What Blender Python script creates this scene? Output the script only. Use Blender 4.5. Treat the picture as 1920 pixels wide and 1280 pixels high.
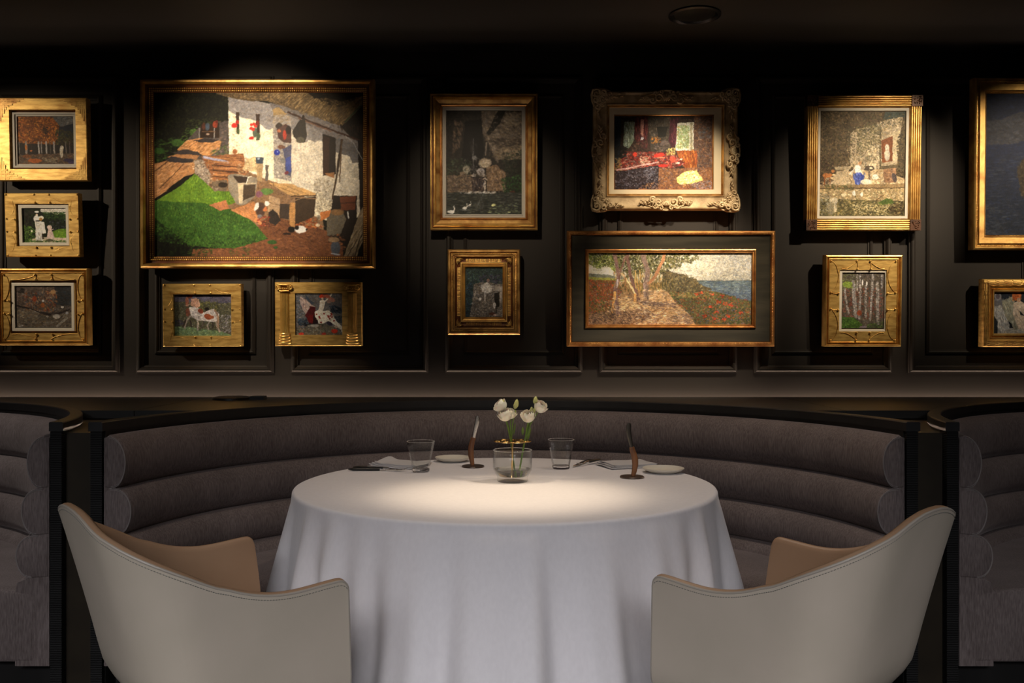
import bpy, bmesh, math, random
import numpy as np
from mathutils import Vector, Matrix
for o in list(bpy.data.objects): bpy.data.objects.remove(o)
SC = bpy.context.scene; COL = SC.collection
PI = math.pi; FPX = 1740.0; CAMZ = 1.22; WALLY = 4.43
R = random.Random(4)

# ------------------------------------------------------------------ camera
cd = bpy.data.cameras.new('camera'); cam = bpy.data.objects.new('camera', cd); COL.objects.link(cam)
cam.location = (0, 0, CAMZ); cam.rotation_euler = (PI/2, 0, 0)
cd.sensor_width = 36; cd.lens = FPX/1920*36; cd.clip_start = .05; cd.clip_end = 60
SC.camera = cam
# ------------------------------------------------------------------ world, exposure, lights
w = bpy.data.worlds.new('world'); SC.world = w; w.use_nodes = True
w.node_tree.nodes['Background'].inputs[0].default_value = (.9, .92, 1, 1); w.node_tree.nodes['Background'].inputs[1].default_value = .0
vs = SC.view_settings; vs.view_transform = 'Standard'; vs.look = 'None'; vs.exposure = 0; vs.gamma = 1; vs.use_curve_mapping = False
WARM = (1, .80, .56); WARM2 = (1, .86, .68)
def spot(name, loc, aim, power, deg, blend=.5, col=WARM, rad=.025):
    l = bpy.data.lights.new(name, 'SPOT'); l.energy = power; l.spot_size = math.radians(deg); l.spot_blend = blend; l.color = col; l.shadow_soft_size = rad
    o = bpy.data.objects.new(name, l); COL.objects.link(o); o.location = loc
    o.rotation_euler = (Vector(aim)-Vector(loc)).to_track_quat('-Z', 'Y').to_euler(); return o
def wpx(x, y): return ((x-960)*WALLY/FPX, WALLY, CAMZ-(y-640)*WALLY/FPX)
CEIL = 2.60
LZ = CEIL-.03
# ceiling spots that pick out the pictures
spot('picture_spot_west', (-3.6, 3.10, LZ), wpx(84, 415), 155, 38, .9)
spot('picture_spot_cottage', (-1.35, 2.80, LZ), wpx(487, 330), 165, 39, .95)
spot('picture_spot_low_west', (-1.75, 3.0, LZ), wpx(490, 600), 105, 26, 1)
spot('picture_spot_waterfall', (-.35, 2.9, LZ), wpx(910, 400), 66, 35, 1)
spot('picture_spot_interior', (.95, 3.40, LZ), wpx(1250, 380), 105, 36, 1)
spot('picture_spot_coast', (1.4, 3.35, LZ), wpx(1255, 615), 150, 37, .9)
spot('picture_spot_ruins', (2.15, 3.30, LZ), wpx(1625, 385), 125, 44, 1)
spot('picture_spot_birches', (2.3, 3.35, LZ), wpx(1620, 590), 62, 22, 1)
spot('picture_spot_east', (3.0, 3.15, LZ), wpx(1905, 400), 100, 44, 1)
# two pin spots crossing on the table, and a wider wash over table and booth
spot('table_spot_west', (-.95, 2.75, LZ), (-.02, 2.90, .76), 88, 26, 1, (1, .80, .56), .014)
spot('table_spot_east', (.95, 2.75, LZ), (-.0, 2.90, .76), 88, 26, 1, (1, .80, .56), .014)
spot('booth_wash', (.50, 3.22, LZ), (.42, 3.30, 0), 40, 84, .6, (1, .83, .67), .07)
spot('booth_wash_far', (-.75, 3.15, LZ), (-.75, 3.25, 0), 15, 84, .6, (1, .80, .62), .07)
spot('booth_wash_west', (-2.75, 3.15, LZ), (-2.7, 3.3, 0), 52, 80, .6, (1, .93, .86), .07)
spot('booth_wash_east', (2.75, 3.15, LZ), (2.75, 3.3, 0), 15, 80, .6, (1, .88, .78), .07)
# broad soft fill added behind the camera to brighten chairs and cloth front
def area(name, loc, aim, power, sx, sy, col, spread=80):
    l = bpy.data.lights.new(name, 'AREA'); l.shape = 'RECTANGLE'; l.size = sx; l.size_y = sy; l.energy = power; l.color = col; l.spread = math.radians(spread)
    o = bpy.data.objects.new(name, l); COL.objects.link(o); o.location = loc
    o.rotation_euler = (Vector(aim)-Vector(loc)).to_track_quat('-Z', 'Y').to_euler(); return o
area('room_fill', (-.25, -.9, CEIL-.12), (-.1, 1.75, .2), 36, 4.4, 1.2, (.985, .965, 1), 57)

# ------------------------------------------------------------------ materials
MATS = {}
def mat(name, col, rough=.5, metal=0, **kw):
    m = bpy.data.materials.new(name); m.use_nodes = True; b = m.node_tree.nodes['Principled BSDF']
    b.inputs['Base Color'].default_value = (*col, 1); b.inputs['Roughness'].default_value = rough; b.inputs['Metallic'].default_value = metal
    for k, v in kw.items(): b.inputs[k.replace('_', ' ')].default_value = v
    MATS[name] = m; return m
def N(m, t, **kw):
    n = m.node_tree.nodes.new(t)
    for k, v in kw.items():
        if hasattr(n, k): setattr(n, k, v)
        else: n.inputs[k.replace('_', ' ')].default_value = v
    return n
def LK(m, a, b): m.node_tree.links.new(a, b)
def bsdf(m): return m.node_tree.nodes['Principled BSDF']
def coords(m, scale=(1, 1, 1), kind='Object'):
    t = N(m, 'ShaderNodeTexCoord'); mp = N(m, 'ShaderNodeMapping'); mp.inputs['Scale'].default_value = scale; LK(m, t.outputs[kind], mp.inputs[0]); return mp.outputs[0]
def ramp2(m, fac, c1, c2, p1=.35, p2=.65):
    r = N(m, 'ShaderNodeValToRGB'); e = r.color_ramp.elements; e[0].position = p1; e[1].position = p2; e[0].color = (*c1, 1); e[1].color = (*c2, 1); LK(m, fac, r.inputs[0]); return r.outputs[0]
def noisecol(m, c1, c2, scale, stretch=(1, 1, 1), p1=.35, p2=.65, detail=4):
    v = coords(m, stretch); n = N(m, 'ShaderNodeTexNoise', Scale=scale, Detail=detail); LK(m, v, n.inputs['Vector'])
    LK(m, ramp2(m, n.outputs['Fac'], c1, c2, p1, p2), bsdf(m).inputs['Base Color']); return n.outputs['Fac']
def bump(m, scale, strength, dist=.002, stretch=(1, 1, 1), detail=4, node='noise'):
    v = coords(m, stretch)
    if node == 'noise': n = N(m, 'ShaderNodeTexNoise', Scale=scale, Detail=detail); out = n.outputs['Fac']
    else: n = N(m, 'ShaderNodeTexWave', Scale=scale); n.bands_direction = node; out = n.outputs['Fac']
    LK(m, v, n.inputs['Vector']); b = N(m, 'ShaderNodeBump', Strength=strength, Distance=dist); LK(m, out, b.inputs['Height']); LK(m, b.outputs[0], bsdf(m).inputs['Normal'])

m = mat('wall_paint', (.0150, .0120, .0102), .68); noisecol(m, (.0137, .011, .0094), (.0163, .013, .011), 3); bsdf(m).inputs['Specular IOR Level'].default_value = .35
m = mat('ceiling_paint', (.0055, .0042, .0032), .7)
m = mat('carpet', (.02, .018, .017), .95); noisecol(m, (.015, .013, .012), (.026, .023, .021), 60)
def wood(name, c1, c2, stretch, rough=.4, coat=0):
    m = mat(name, c1, rough); noisecol(m, c1, c2, 14, stretch, .3, .7, 6); bump(m, 30, .25, .002, stretch); bsdf(m).inputs['Coat Weight'].default_value = coat; return m
wood('black_oak', (.0045, .0042, .0042), (.010, .0095, .009), (1, 1, .12), .45)
wood('black_oak_ledge', (.006, .0058, .0055), (.022, .021, .019), (.12, 1.6, 1), .5)
m = mat('black_oak_post', (.0045, .0043, .0042), .6); bsdf(m).inputs['Specular IOR Level'].default_value = .25; bump(m, 55, .5, .002, (.2, .2, 1), 2, 'Z')
m = mat('bronze_panel', (.032, .024, .015), .42, .35); noisecol(m, (.026, .020, .013), (.038, .029, .018), 9)
# velvet: brushed pile with streaks, soft sheen
m = mat('velvet', (.085, .072, .068), .8); v = coords(m, (1, 1, .16)); n1 = N(m, 'ShaderNodeTexNoise', Scale=210, Detail=5); LK(m, v, n1.inputs['Vector'])
n2 = N(m, 'ShaderNodeTexNoise', Scale=9, Detail=4); LK(m, coords(m, (1, 1, .5)), n2.inputs['Vector']); mx = N(m, 'ShaderNodeMath', operation='MULTIPLY_ADD'); LK(m, n1.outputs['Fac'], mx.inputs[0]); mx.inputs[1].default_value = .75; a2 = N(m, 'ShaderNodeMath', operation='MULTIPLY'); LK(m, n2.outputs['Fac'], a2.inputs[0]); a2.inputs[1].default_value = .3; LK(m, a2.outputs[0], mx.inputs[2])
LK(m, ramp2(m, mx.outputs[0], (.105, .083, .078), (.215, .177, .171), .34, .72), bsdf(m).inputs['Base Color'])
bsdf(m).inputs['Sheen Weight'].default_value = .3; bsdf(m).inputs['Sheen Roughness'].default_value = .35; bsdf(m).inputs['Sheen Tint'].default_value = (.62, .56, .55, 1); bsdf(m).inputs['Specular IOR Level'].default_value = .1
b = N(m, 'ShaderNodeBump', Strength=.25, Distance=.004); LK(m, mx.outputs[0], b.inputs['Height']); LK(m, b.outputs[0], bsdf(m).inputs['Normal'])
mat('stitch_thread', (.26, .23, .22), .8)
m = mat('leather_greige', (.52, .455, .37), .5); noisecol(m, (.50, .44, .355), (.54, .47, .385), 6); bump(m, 260, .06, .001)
m = mat('leather_tan', (.34, .205, .118), .5); noisecol(m, (.32, .19, .108), (.36, .22, .128), 6); bump(m, 260, .06, .001)
mat('leather_piping', (.36, .32, .27), .5); mat('leather_thread', (.16, .16, .14), .7)
m = mat('linen', (.74, .715, .73), .85); noisecol(m, (.725, .70, .715), (.755, .73, .745), 90, (1, 1, .5)); bump(m, 700, .12, .0008); bsdf(m).inputs['Sheen Weight'].default_value = .15
m = mat('napkin_linen', (.52, .51, .52), .9); bump(m, 600, .2, .001)
mat('table_wood', (.05, .03, .02), .5); mat('black_metal', (.012, .012, .013), .35, .4)
def gold(name, c1, c2, rough, metal, scale=16, stretch=(1, 1, 1), bs=.35, p=(.32, .62)):
    m = mat(name, c1, rough, metal); noisecol(m, c2, c1, scale, stretch, p[0], p[1], 8); bump(m, scale*6, bs, .0015, stretch, 5); return m
gold('gilt', (.84, .54, .17), (.46, .23, .065), .34, .7)
gold('gilt_bright', (.95, .64, .20), (.70, .40, .10), .30, .7)
gold('gilt_leaf', (.90, .60, .19), (.52, .27, .065), .36, .62, 34, (.5, 1, 2.2), .35, (.28, .60))
gold('gilt_antique', (.66, .40, .13), (.26, .115, .03), .4, .62, 20)
gold('gilt_copper', (.76, .38, .12), (.40, .14, .04), .32, .72, 18)
gold('bole_red', (.20, .065, .02), (.08, .03, .012), .5, .25)
gold('frame_cream', (.56, .42, .24), (.30, .20, .10), .5, .12, 22, (1, 1, 1), .5); gold('ornament_cream', (.66, .51, .30), (.40, .27, .14), .42, .2, 26, (1, 1, 1), .3)
gold('ornament_dark', (.12, .05, .025), (.04, .02, .012), .45, .3, 40)
m = mat('frame_ebonised', (.045, .040, .026), .45); noisecol(m, (.023, .021, .014), (.046, .040, .027), 10, (.3, 1, 3)); bump(m, 40, .3, .001, (.3, 1, 3))
mat('liner_linen', (.66, .62, .54), .85); mat('liner_grey', (.44, .42, .38), .8); m = mat('liner_cream', (.70, .60, .42), .85); bump(m, 300, .2, .001)
m = mat('oil_paint', (.2, .2, .2), .5); at = N(m, 'ShaderNodeVertexColor'); at.layer_name = 'paint'; LK(m, at.outputs[0], bsdf(m).inputs['Base Color']); bump(m, 220, .35, .001, (1, 1, 1), 5); bsdf(m).inputs['Specular IOR Level'].default_value = .12
mat('brass', (.80, .55, .24), .22, 1); mat('steel', (.62, .60, .57), .25, 1); mat('steel_dark', (.10, .09, .075), .35, .9); mat('bronze_base', (.24, .19, .16), .28, .95)
m = mat('handle_wood', (.28, .10, .035), .45); noisecol(m, (.12, .045, .018), (.30, .125, .045), 60, (1, 1, .12)); mat('porcelain', (.66, .62, .53), .35)
mat('petal', (.86, .80, .70), .6, Subsurface_Weight=.25); mat('bud_green', (.50, .52, .20), .6); mat('stem_green', (.11, .20, .03), .5)
mat('handle_black', (.01, .011, .012), .35)
def glass(name, tint, ior=1.45):
    m = bpy.data.materials.new(name); m.use_nodes = True; nt = m.node_tree; nt.nodes.remove(nt.nodes['Principled BSDF']); out = nt.nodes['Material Output']
    t = N(m, 'ShaderNodeBsdfTransparent'); t.inputs[0].default_value = (*tint, 1); g = N(m, 'ShaderNodeBsdfGlossy'); g.inputs['Roughness'].default_value = .03
    lw = N(m, 'ShaderNodeLayerWeight', Blend=.5); pw = N(m, 'ShaderNodeMath', operation='POWER'); LK(m, lw.outputs['Facing'], pw.inputs[0]); pw.inputs[1].default_value = 3.6
    f = N(m, 'ShaderNodeMath', operation='MULTIPLY_ADD'); LK(m, pw.outputs[0], f.inputs[0]); f.inputs[1].default_value = .85; f.inputs[2].default_value = .025
    mx = N(m, 'ShaderNodeMixShader'); LK(m, f.outputs[0], mx.inputs[0]); LK(m, t.outputs[0], mx.inputs[1]); LK(m, g.outputs[0], mx.inputs[2]); LK(m, mx.outputs[0], out.inputs[0]); MATS[name] = m
glass('clear_glass', (.975, .98, .975), 1.5)
mat('solid_glass', (1, 1, 1), .01, 0, Transmission_Weight=1.0, IOR=1.38); mat('water', (.9, .92, .9), .0, 0, Transmission_Weight=1.0, IOR=1.33)
m = mat('led', (1, .75, .5), .5, 0, Emission_Strength=55.0); bsdf(m).inputs['Emission Color'].default_value = (1, .74, .55, 1)

# ------------------------------------------------------------------ mesh helpers
class MB:
    def __init__(s): s.v = []; s.f = []
    def add(s, vs, fs): n = len(s.v); s.v += [tuple(q) for q in vs]; s.f += [tuple(i+n for i in f) for f in fs]; return s
    def box(s, x0, x1, y0, y1, z0, z1): return s.add([(x0, y0, z0), (x1, y0, z0), (x1, y1, z0), (x0, y1, z0), (x0, y0, z1), (x1, y0, z1), (x1, y1, z1), (x0, y1, z1)], [(0, 3, 2, 1), (4, 5, 6, 7), (0, 1, 5, 4), (1, 2, 6, 5), (2, 3, 7, 6), (3, 0, 4, 7)])
    def grid(s, rows, closeu=False, closev=False):       # rows of points
        nv, nu = len(rows), len(rows[0]); fs = []
        for i in range(nv if closev else nv-1):
            for j in range(nu if closeu else nu-1):
                a = i*nu+j; b = i*nu+(j+1) % nu; i2 = (i+1) % nv; fs.append((a, b, i2*nu+(j+1) % nu, i2*nu+j))
        return s.add([p for r in rows for p in r], fs)
    def lathe(s, prof, n=32, c=(0, 0, 0), closed=False):
        return s.grid([[(c[0]+r*math.cos(2*PI*k/n), c[1]+r*math.sin(2*PI*k/n), c[2]+z) for k in range(n)] for r, z in prof], True, closed)
    def tube(s, path, rad, n=8, closed=False, cap=True, flat=1.0):
        P = [Vector(p) for p in path]; L = len(P); rows = []; up = Vector((0, 0, 1)); nrm = None
        rads = rad if isinstance(rad, (list, tuple)) else [rad]*L
        for i in range(L):
            t = (P[(i+1) % L]-P[i-1]) if closed else (P[min(i+1, L-1)]-P[max(i-1, 0)])
            t = t.normalized() if t.length > 1e-9 else Vector((0, 0, 1))
            if nrm is None:
                nrm = t.cross(up if abs(t.z) < .95 else Vector((0, 1, 0))).normalized()
            else:
                nrm = (nrm-t*nrm.dot(t)); nrm = nrm.normalized() if nrm.length > 1e-6 else t.orthogonal().normalized()
            bn = t.cross(nrm)
            rows.append([tuple(P[i]+rads[i]*(math.cos(2*PI*k/n)*nrm+flat*math.sin(2*PI*k/n)*bn)) for k in range(n)])
        b = len(s.v); s.grid(rows, True, closed)
        if cap and not closed: s.f.append(tuple(b+k for k in range(n))[::-1]); s.f.append(tuple(b+(L-1)*n+k for k in range(n)))
        return s
    def ellipsoid(s, c, r, n=8, m_=5, M=None):
        rows = []
        for i in range(m_+1):
            t = PI*i/m_; rr = []
            for k in range(n):
                q = Vector((r[0]*math.sin(t)*math.cos(2*PI*k/n), r[1]*math.sin(t)*math.sin(2*PI*k/n), r[2]*math.cos(t)))
                if M is not None: q = M @ q
                rr.append(tuple(q+Vector(c)))
            rows.append(rr)
        return s.grid(rows, True)
    def prism(s, pts, z0, z1):
        n = len(pts); return s.add([(x, y, z0) for x, y in pts]+[(x, y, z1) for x, y in pts], [tuple(range(n))[::-1], tuple(range(n, 2*n))]+[(i, (i+1) % n, n+(i+1) % n, n+i) for i in range(n)])
    def build(s, name, m, parent=None, smooth=True, sharp=40, loc=None):
        me = bpy.data.meshes.new(name); me.from_pydata(s.v, [], s.f)
        bm = bmesh.new(); bm.from_mesh(me); bmesh.ops.remove_doubles(bm, verts=bm.verts, dist=1e-6); bmesh.ops.recalc_face_normals(bm, faces=bm.faces)
        for f in bm.faces: f.smooth = smooth
        if smooth:
            for e in bm.edges:
                if len(e.link_faces) == 2 and e.calc_face_angle(0) > math.radians(sharp): e.smooth = False
        bm.to_mesh(me); bm.free(); me.materials.append(MATS[m] if isinstance(m, str) else m)
        o = bpy.data.objects.new(name, me); COL.objects.link(o)
        if parent: o.parent = parent
        if loc: o.location = loc
        return o
def tag(o, label, cat=None, group=None, kind=None):
    if label: o['label'] = label
    if cat: o['category'] = cat
    if group: o['group'] = group
    if kind: o['kind'] = kind
    return o
def thing(name, label, cat, loc=(0, 0, 0), rot=(0, 0, 0), group=None):
    o = bpy.data.objects.new(name, None); o.empty_display_size = .1; COL.objects.link(o); o.location = loc; o.rotation_euler = rot; return tag(o, label, cat, group)
def copy_tree(o, parent=None):
    c = o.copy(); COL.objects.link(c); c.parent = parent
    for ch in o.children: copy_tree(ch, c)
    return c
def sm(a, b, x): t = min(1, max(0, (x-a)/(b-a))); return t*t*(3-2*t)
# ---- brushwork: each painted canvas is laid down stroke by stroke (numpy), in photo-pixel units of its own rectangle
def hexc(h):
    h = h.lstrip('#'); return np.array([int(h[i:i+2], 16) for i in (0, 2, 4)], float) / 255.0
class Canvas:
    def __init__(s, x0, y0, x1, y1, base, seed=1, k=2, out=1, wa=1.0):
        s.x0, s.y0, s.x1, s.y1, s.k, s.o = x0, y0, x1, y1, k, out
        s.W, s.H = int(round((x1-x0)*k)), int(round((y1-y0)*k))
        s.rng = np.random.RandomState(seed)
        s.a = np.zeros((s.H, s.W, 3)) + hexc(base)
        X, Y = np.meshgrid((np.arange(s.W)+.5)/k + x0, (np.arange(s.H)+.5)/k + y0)
        s.X, s.Y = X, Y
        s.wx = X + (s.noise(6)*2.0 + s.noise(2)*1.1)*wa; s.wy = Y + (s.noise(6)*2.0 + s.noise(2)*1.1)*wa
    def noise(s, cell):
        c = max(1, int(cell*s.k)); gh, gw = s.H//c+3, s.W//c+3
        g = s.rng.rand(gh, gw)-.5
        yi = np.arange(s.H)/c; xi = np.arange(s.W)/c
        y0 = yi.astype(int); x0 = xi.astype(int); fy = (yi-y0)[:, None]; fx = (xi-x0)[None, :]
        fy = fy*fy*(3-2*fy); fx = fx*fx*(3-2*fx)
        return (g[y0][:, x0]*(1-fy)*(1-fx)+g[y0+1][:, x0]*fy*(1-fx)+g[y0][:, x0+1]*(1-fy)*fx+g[y0+1][:, x0+1]*fy*fx)
    def win(s, xa, ya, xb, yb):
        k = s.k
        i0 = max(0, int((ya-s.y0)*k)-3); i1 = min(s.H, int((yb-s.y0)*k)+4)
        j0 = max(0, int((xa-s.x0)*k)-3); j1 = min(s.W, int((xb-s.x0)*k)+4)
        return (slice(i0, i1), slice(j0, j1)) if i1 > i0 and j1 > j0 else None
    def inside(s, pts, X, Y):
        m = np.zeros(X.shape, bool); n = len(pts)
        for i in range(n):
            xa, ya = pts[i]; xb, yb = pts[(i+1) % n]
            if ya == yb: continue
            c = (ya > Y) != (yb > Y)
            m ^= c & (X < (xb-xa)*(Y-ya)/(yb-ya)+xa)
        return m
    def P(s, t):
        if isinstance(t, str): v = [float(q) for q in t.split()]; return list(zip(v[0::2], v[1::2]))
        return t
    def poly(s, t, c, c2=None, w=1, a=1.0):
        p = s.P(t); xs = [q[0] for q in p]; ys = [q[1] for q in p]
        wn = s.win(min(xs), min(ys), max(xs), max(ys))
        if not wn: return
        X = s.wx[wn] if w else s.X[wn]; Y = s.wy[wn] if w else s.Y[wn]
        m = s.inside(p, X, Y); col = hexc(c)
        if c2:
            f = np.clip((s.Y[wn]-min(ys))/max(1e-6, max(ys)-min(ys)), 0, 1)[..., None]
            colr = col*(1-f)+hexc(c2)*f
            s.a[wn][m] = s.a[wn][m]*(1-a)+colr[m]*a
        else: s.a[wn][m] = s.a[wn][m]*(1-a)+col*a
    def ell(s, cx, cy, rx, ry, c, ang=0, a=1.0, w=1):
        r = max(rx, ry); wn = s.win(cx-r, cy-r, cx+r, cy+r)
        if not wn: return
        X = (s.wx if w else s.X)[wn]-cx; Y = (s.wy if w else s.Y)[wn]-cy
        ca, sa = math.cos(ang), math.sin(ang)
        d = ((X*ca+Y*sa)/rx)**2+((-X*sa+Y*ca)/ry)**2
        m = (np.clip(1.25-d, 0, .5)*2*a)[..., None]
        s.a[wn] = s.a[wn]*(1-m)+(hexc(c) if isinstance(c, str) else c)*m
    def line(s, t, wd, c, a=1.0):
        p = s.P(t)
        for (xa, ya), (xb, yb) in zip(p, p[1:]):
            wn = s.win(min(xa, xb)-wd, min(ya, yb)-wd, max(xa, xb)+wd, max(ya, yb)+wd)
            if not wn: continue
            X, Y = s.wx[wn], s.wy[wn]; L = (xb-xa)**2+(yb-ya)**2+1e-9
            u = np.clip(((X-xa)*(xb-xa)+(Y-ya)*(yb-ya))/L, 0, 1)
            d = np.hypot(X-xa-u*(xb-xa), Y-ya-u*(yb-ya))
            m = (np.clip(wd/2+.4-d, 0, .8)/.8*a)[..., None]
            s.a[wn] = s.a[wn]*(1-m)+hexc(c)*m
    def dabs(s, t, n, pal, L=3, wd=1.3, ang=0, sp=.6, a=.66):
        n = int(n*1.5); L *= .88; wd *= .9
        p = s.P(t); pal = [hexc(q) for q in pal.split()]
        xs = [q[0] for q in p]; ys = [q[1] for q in p]; R = s.rng; k = 0; px = []
        bx = R.uniform(min(xs), max(xs), n*3); by = R.uniform(min(ys), max(ys), n*3)
        m = s.inside(p, bx, by); bx, by = bx[m][:n], by[m][:n]
        for x, y in zip(bx, by):
            c = pal[R.randint(len(pal))]*R.uniform(.82, 1.18); q = R.uniform(.6, 1.3)
            s.ell(x, y, L*q/2+.3, wd*q/2+.3, np.clip(c, 0, 1), ang+R.uniform(-sp, sp), a*R.uniform(.6, 1), 0)
    def done(s, tex=.10):
        a = s.a; p = np.pad(a, ((1, 1), (1, 1), (0, 0)), 'edge'); H, W = s.H, s.W      # brushed-out edges
        bl = sum(p[i:i+H, j:j+W]*k for i, j, k in ((0, 0, 1), (0, 1, 2), (0, 2, 1), (1, 0, 2), (1, 1, 4), (1, 2, 2), (2, 0, 1), (2, 1, 2), (2, 2, 1)))/16
        a = a*.25+bl*.75
        st = np.repeat(s.noise(.6)[:, ::3], 3, 1)[:, :W] if W > 3 else 0
        st = np.pad(st, ((0, 0), (0, W-st.shape[1])), 'edge')
        a = a*(1+s.noise(.8)[..., None]*tex*2.2+st[..., None]*tex*1.2+s.noise(2.5)[..., None]*tex*1.6+s.noise(11)[..., None]*tex*1.4)
        a = a+(s.noise(1.3)[..., None]*np.array([.05, .0, -.05])+s.noise(3)[..., None]*np.array([.03, .01, -.03]))*np.clip(a.mean(2, keepdims=True)*3, 0, 1)*.8
        lum = a.mean(2, keepdims=True); a = lum+(a-lum)*.90; q = s.k//s.o
        h, w = s.H//q, s.W//q; a = a[:h*q, :w*q]
        return np.clip(a.reshape(h, q, w, q, 3).mean((1, 3)), 0, 1)

def paint_cottage():
    c = Canvas(289, 171, 687, 487, '#15140d', 3, wa=.7)
    c.dabs('289 171 432 171 432 262 350 262 289 300', 900, '#0d0e08 #1b1d0f #262712 #11120a #20200f #0a0b07', 5, 2.2, .5, 1.5)
    c.dabs('350 222 428 222 428 245 350 250', 120, '#2e331a #3c4420 #24240f', 5, 2, 0, .5)
    c.dabs('289 262 350 258 345 280 310 300 289 305', 160, '#1c2810 #2e4418 #14180c #3b5820 #202c12', 6, 2.4, .3, 1)
    c.ell(365, 247, 9, 6, '#3f5a20'); c.ell(334, 267, 12, 7, '#36501e'); c.ell(300, 282, 10, 6, '#2c4a1a'); c.dabs('352 238 376 238 376 262 340 275 325 270', 60, '#4a6a24 #2e4418 #58702c', 4, 1.6)
    c.poly('372 240 429 225 429 300 350 300 352 262', '#4a4038'); c.dabs('405 225 429 225 429 290 405 280', 60, '#5a4c46 #3a322e #6a5448', 5, 2, 0, .3)
    c.poly('350 264 375 258 416 264 411 281 396 291 378 291 365 283 332 280', '#b87a42'); c.poly('290 306 313 301 365 302 366 324 345 331 325 346 308 360 290 371', '#ad7442'); c.poly('313 294 335 287 376 290 370 298 345 296', '#a06a3c')
    c.dabs('290 306 365 302 345 331 308 360 290 371', 220, '#bd8650 #9c6438 #c8905a #8a5a34 #a86c3e', 9, 1.6, -.55, .25); c.dabs('350 264 375 258 416 264 411 281 396 291 332 280', 160, '#c48850 #a86a38 #cf9860 #94602f', 8, 1.4, -.5, .25)
    c.poly('310 300 322 292 350 297 366 300 360 304 330 304', '#332c2a'); c.poly('322 285 350 279 372 284 381 292 362 289 340 289', '#382f2b'); c.poly('362 263 385 259 412 262 400 266 375 266', '#332b28')
    c.line('291 320 304 311 316 302', 1.6, '#553620'); c.line('300 352 322 331 345 306', 1.6, '#5c3c24'); c.line('355 275 372 264', 1.2, '#7a5030'); c.line('375 283 390 268', 1.2, '#8a5a34')
    c.poly('378 232 412 230 412 258 376 258', '#2b1c12'); c.line('375 240 375 258', 1.6, '#8a8074'); c.line('402 240 402 258', 1.8, '#9a9084'); c.ell(390, 237, 4, 7, '#3c444c'); c.ell(383, 236, 3, 7, '#4a2618'); c.ell(404, 233, 5, 6, '#84301a'); c.ell(407, 228, 2, 3, '#5a1c14'); c.line('380 246 404 246', 1.5, '#6a4a30'); c.ell(390, 251, 3, 2, '#a0826a'); c.ell(398, 226, 3, 2, '#2c2016')
    c.dabs('396 282 428 270 428 296 396 293', 60, '#4a5c2a #5a6a34 #3a4020 #8a6a60', 5, 2, -.5)
    c.poly('363 298 505 298 600 340 606 432 480 432 380 386', '#84603e'); c.dabs('363 298 505 298 600 340 606 432 480 432 380 386', 300, '#96704a #6e4e32 #a87c50 #5c422a', 6, 2, .3, 1)
    # house
    c.poly('429 183 520 196 600 225 650 245 679 256 679 402 640 422 590 404 560 350 520 342 505 337 455 317 430 292', '#d9c6a0'); c.poly('429 205 505 235 512 335 455 318 430 292', '#efdcb2')
    c.dabs('430 210 512 240 512 335 455 316 430 290', 260, '#f2e2be #e8d4a8 #f4e6c8 #e2cca0', 5, 2, .8, 1.5, .5); c.dabs('430 215 449 220 449 300 430 290', 70, '#c8ac80 #d8c09a #b89a70', 4, 2)
    c.poly('429 181 470 187 515 196 517 236 505 243 497 241 490 234 480 226 470 223 450 219 430 208', '#8c8279'); c.dabs('430 184 514 198 514 236 470 222 430 206', 120, '#978c82 #7f766e #8a7c72', 6, 2.5, .3)
    c.poly('512 204 546 214 547 340 514 332', '#96897a'); c.dabs('512 235 546 235 546 338 514 330', 420, '#b8a890 #7a6c5e #a0917e #665a4e #c4b49a', 4, 1.5, 1, 1); c.dabs('512 204 546 210 546 232 512 235', 60, '#8a7252 #9a8260 #7c6a56', 6, 2)
    c.poly('546 216 606 245 604 360 560 350 546 342', '#cab99c'); c.dabs('546 240 604 262 604 360 560 350', 200, '#d2c2a4 #c2b094 #d8caae #c6b59a', 5, 2, .8, 1.5, .5)
    c.poly('546 214 606 243 605 265 598 262 590 266 582 262 574 266 560 262 546 240', '#7d746b')
    c.poly('604 250 679 270 679 400 604 370', '#b5a68c'); c.poly('604 246 679 258 679 304 660 304 655 292 640 288 628 284 604 280', '#5b544e'); c.dabs('628 290 672 306 672 400 628 400', 200, '#beb094 #a8987e #c8baa0 #9c8d76', 5, 2, .8, 1.5, .5)
    c.dabs('588 335 626 335 622 400 600 414 588 400', 220, '#a39274 #bba98a #8a7a60 #786a54', 4, 2, 1, 1)
    c.poly('604 251 629 258 629 326 605 329', '#1d140e'); c.poly('605 255 617 258 616 327 605 328', '#2e1a10'); c.poly('608 325 626 322 626 334 612 328', '#8a5a30')
    c.poly('505 192 560 203 622 228 679 254 679 276 604 248 546 218 512 208', '#6b6159'); c.dabs('505 192 560 203 622 228 679 254 679 276 604 248 546 218', 120, '#766b61 #5a5149 #4c423a #83776a', 5, 2, .4, .5)
    c.dabs('546 240 604 262 604 350 560 345', 60, '#a89880 #d8cab0', 3, 1.6, 1, 1); c.dabs('588 340 626 345 620 402 600 412', 60, '#6e6250 #94866c', 3, 1.6, 1, 1)
    # thatch
    c.poly('405 171 687 171 687 195 652 232 640 236 620 230 575 212 548 205 530 198 500 189 470 190 430 182 408 177', '#59452a')
    c.dabs('405 171 570 171 560 205 530 197 500 188 430 181', 420, '#6e5636 #8a6c44 #4c3a24 #7d5f3a #3e2e1c #94744a', 5, 1.6, .3, 1); c.dabs('500 171 600 171 640 232 560 205', 380, '#80643a #96764a #5e4829 #6e552f #a08050', 9, 1.3, -.75, .25); c.dabs('600 180 684 172 684 195 650 232 620 228', 260, '#6a5230 #80643a #4a381f #5c4526', 9, 1.3, -.8, .25)
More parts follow.
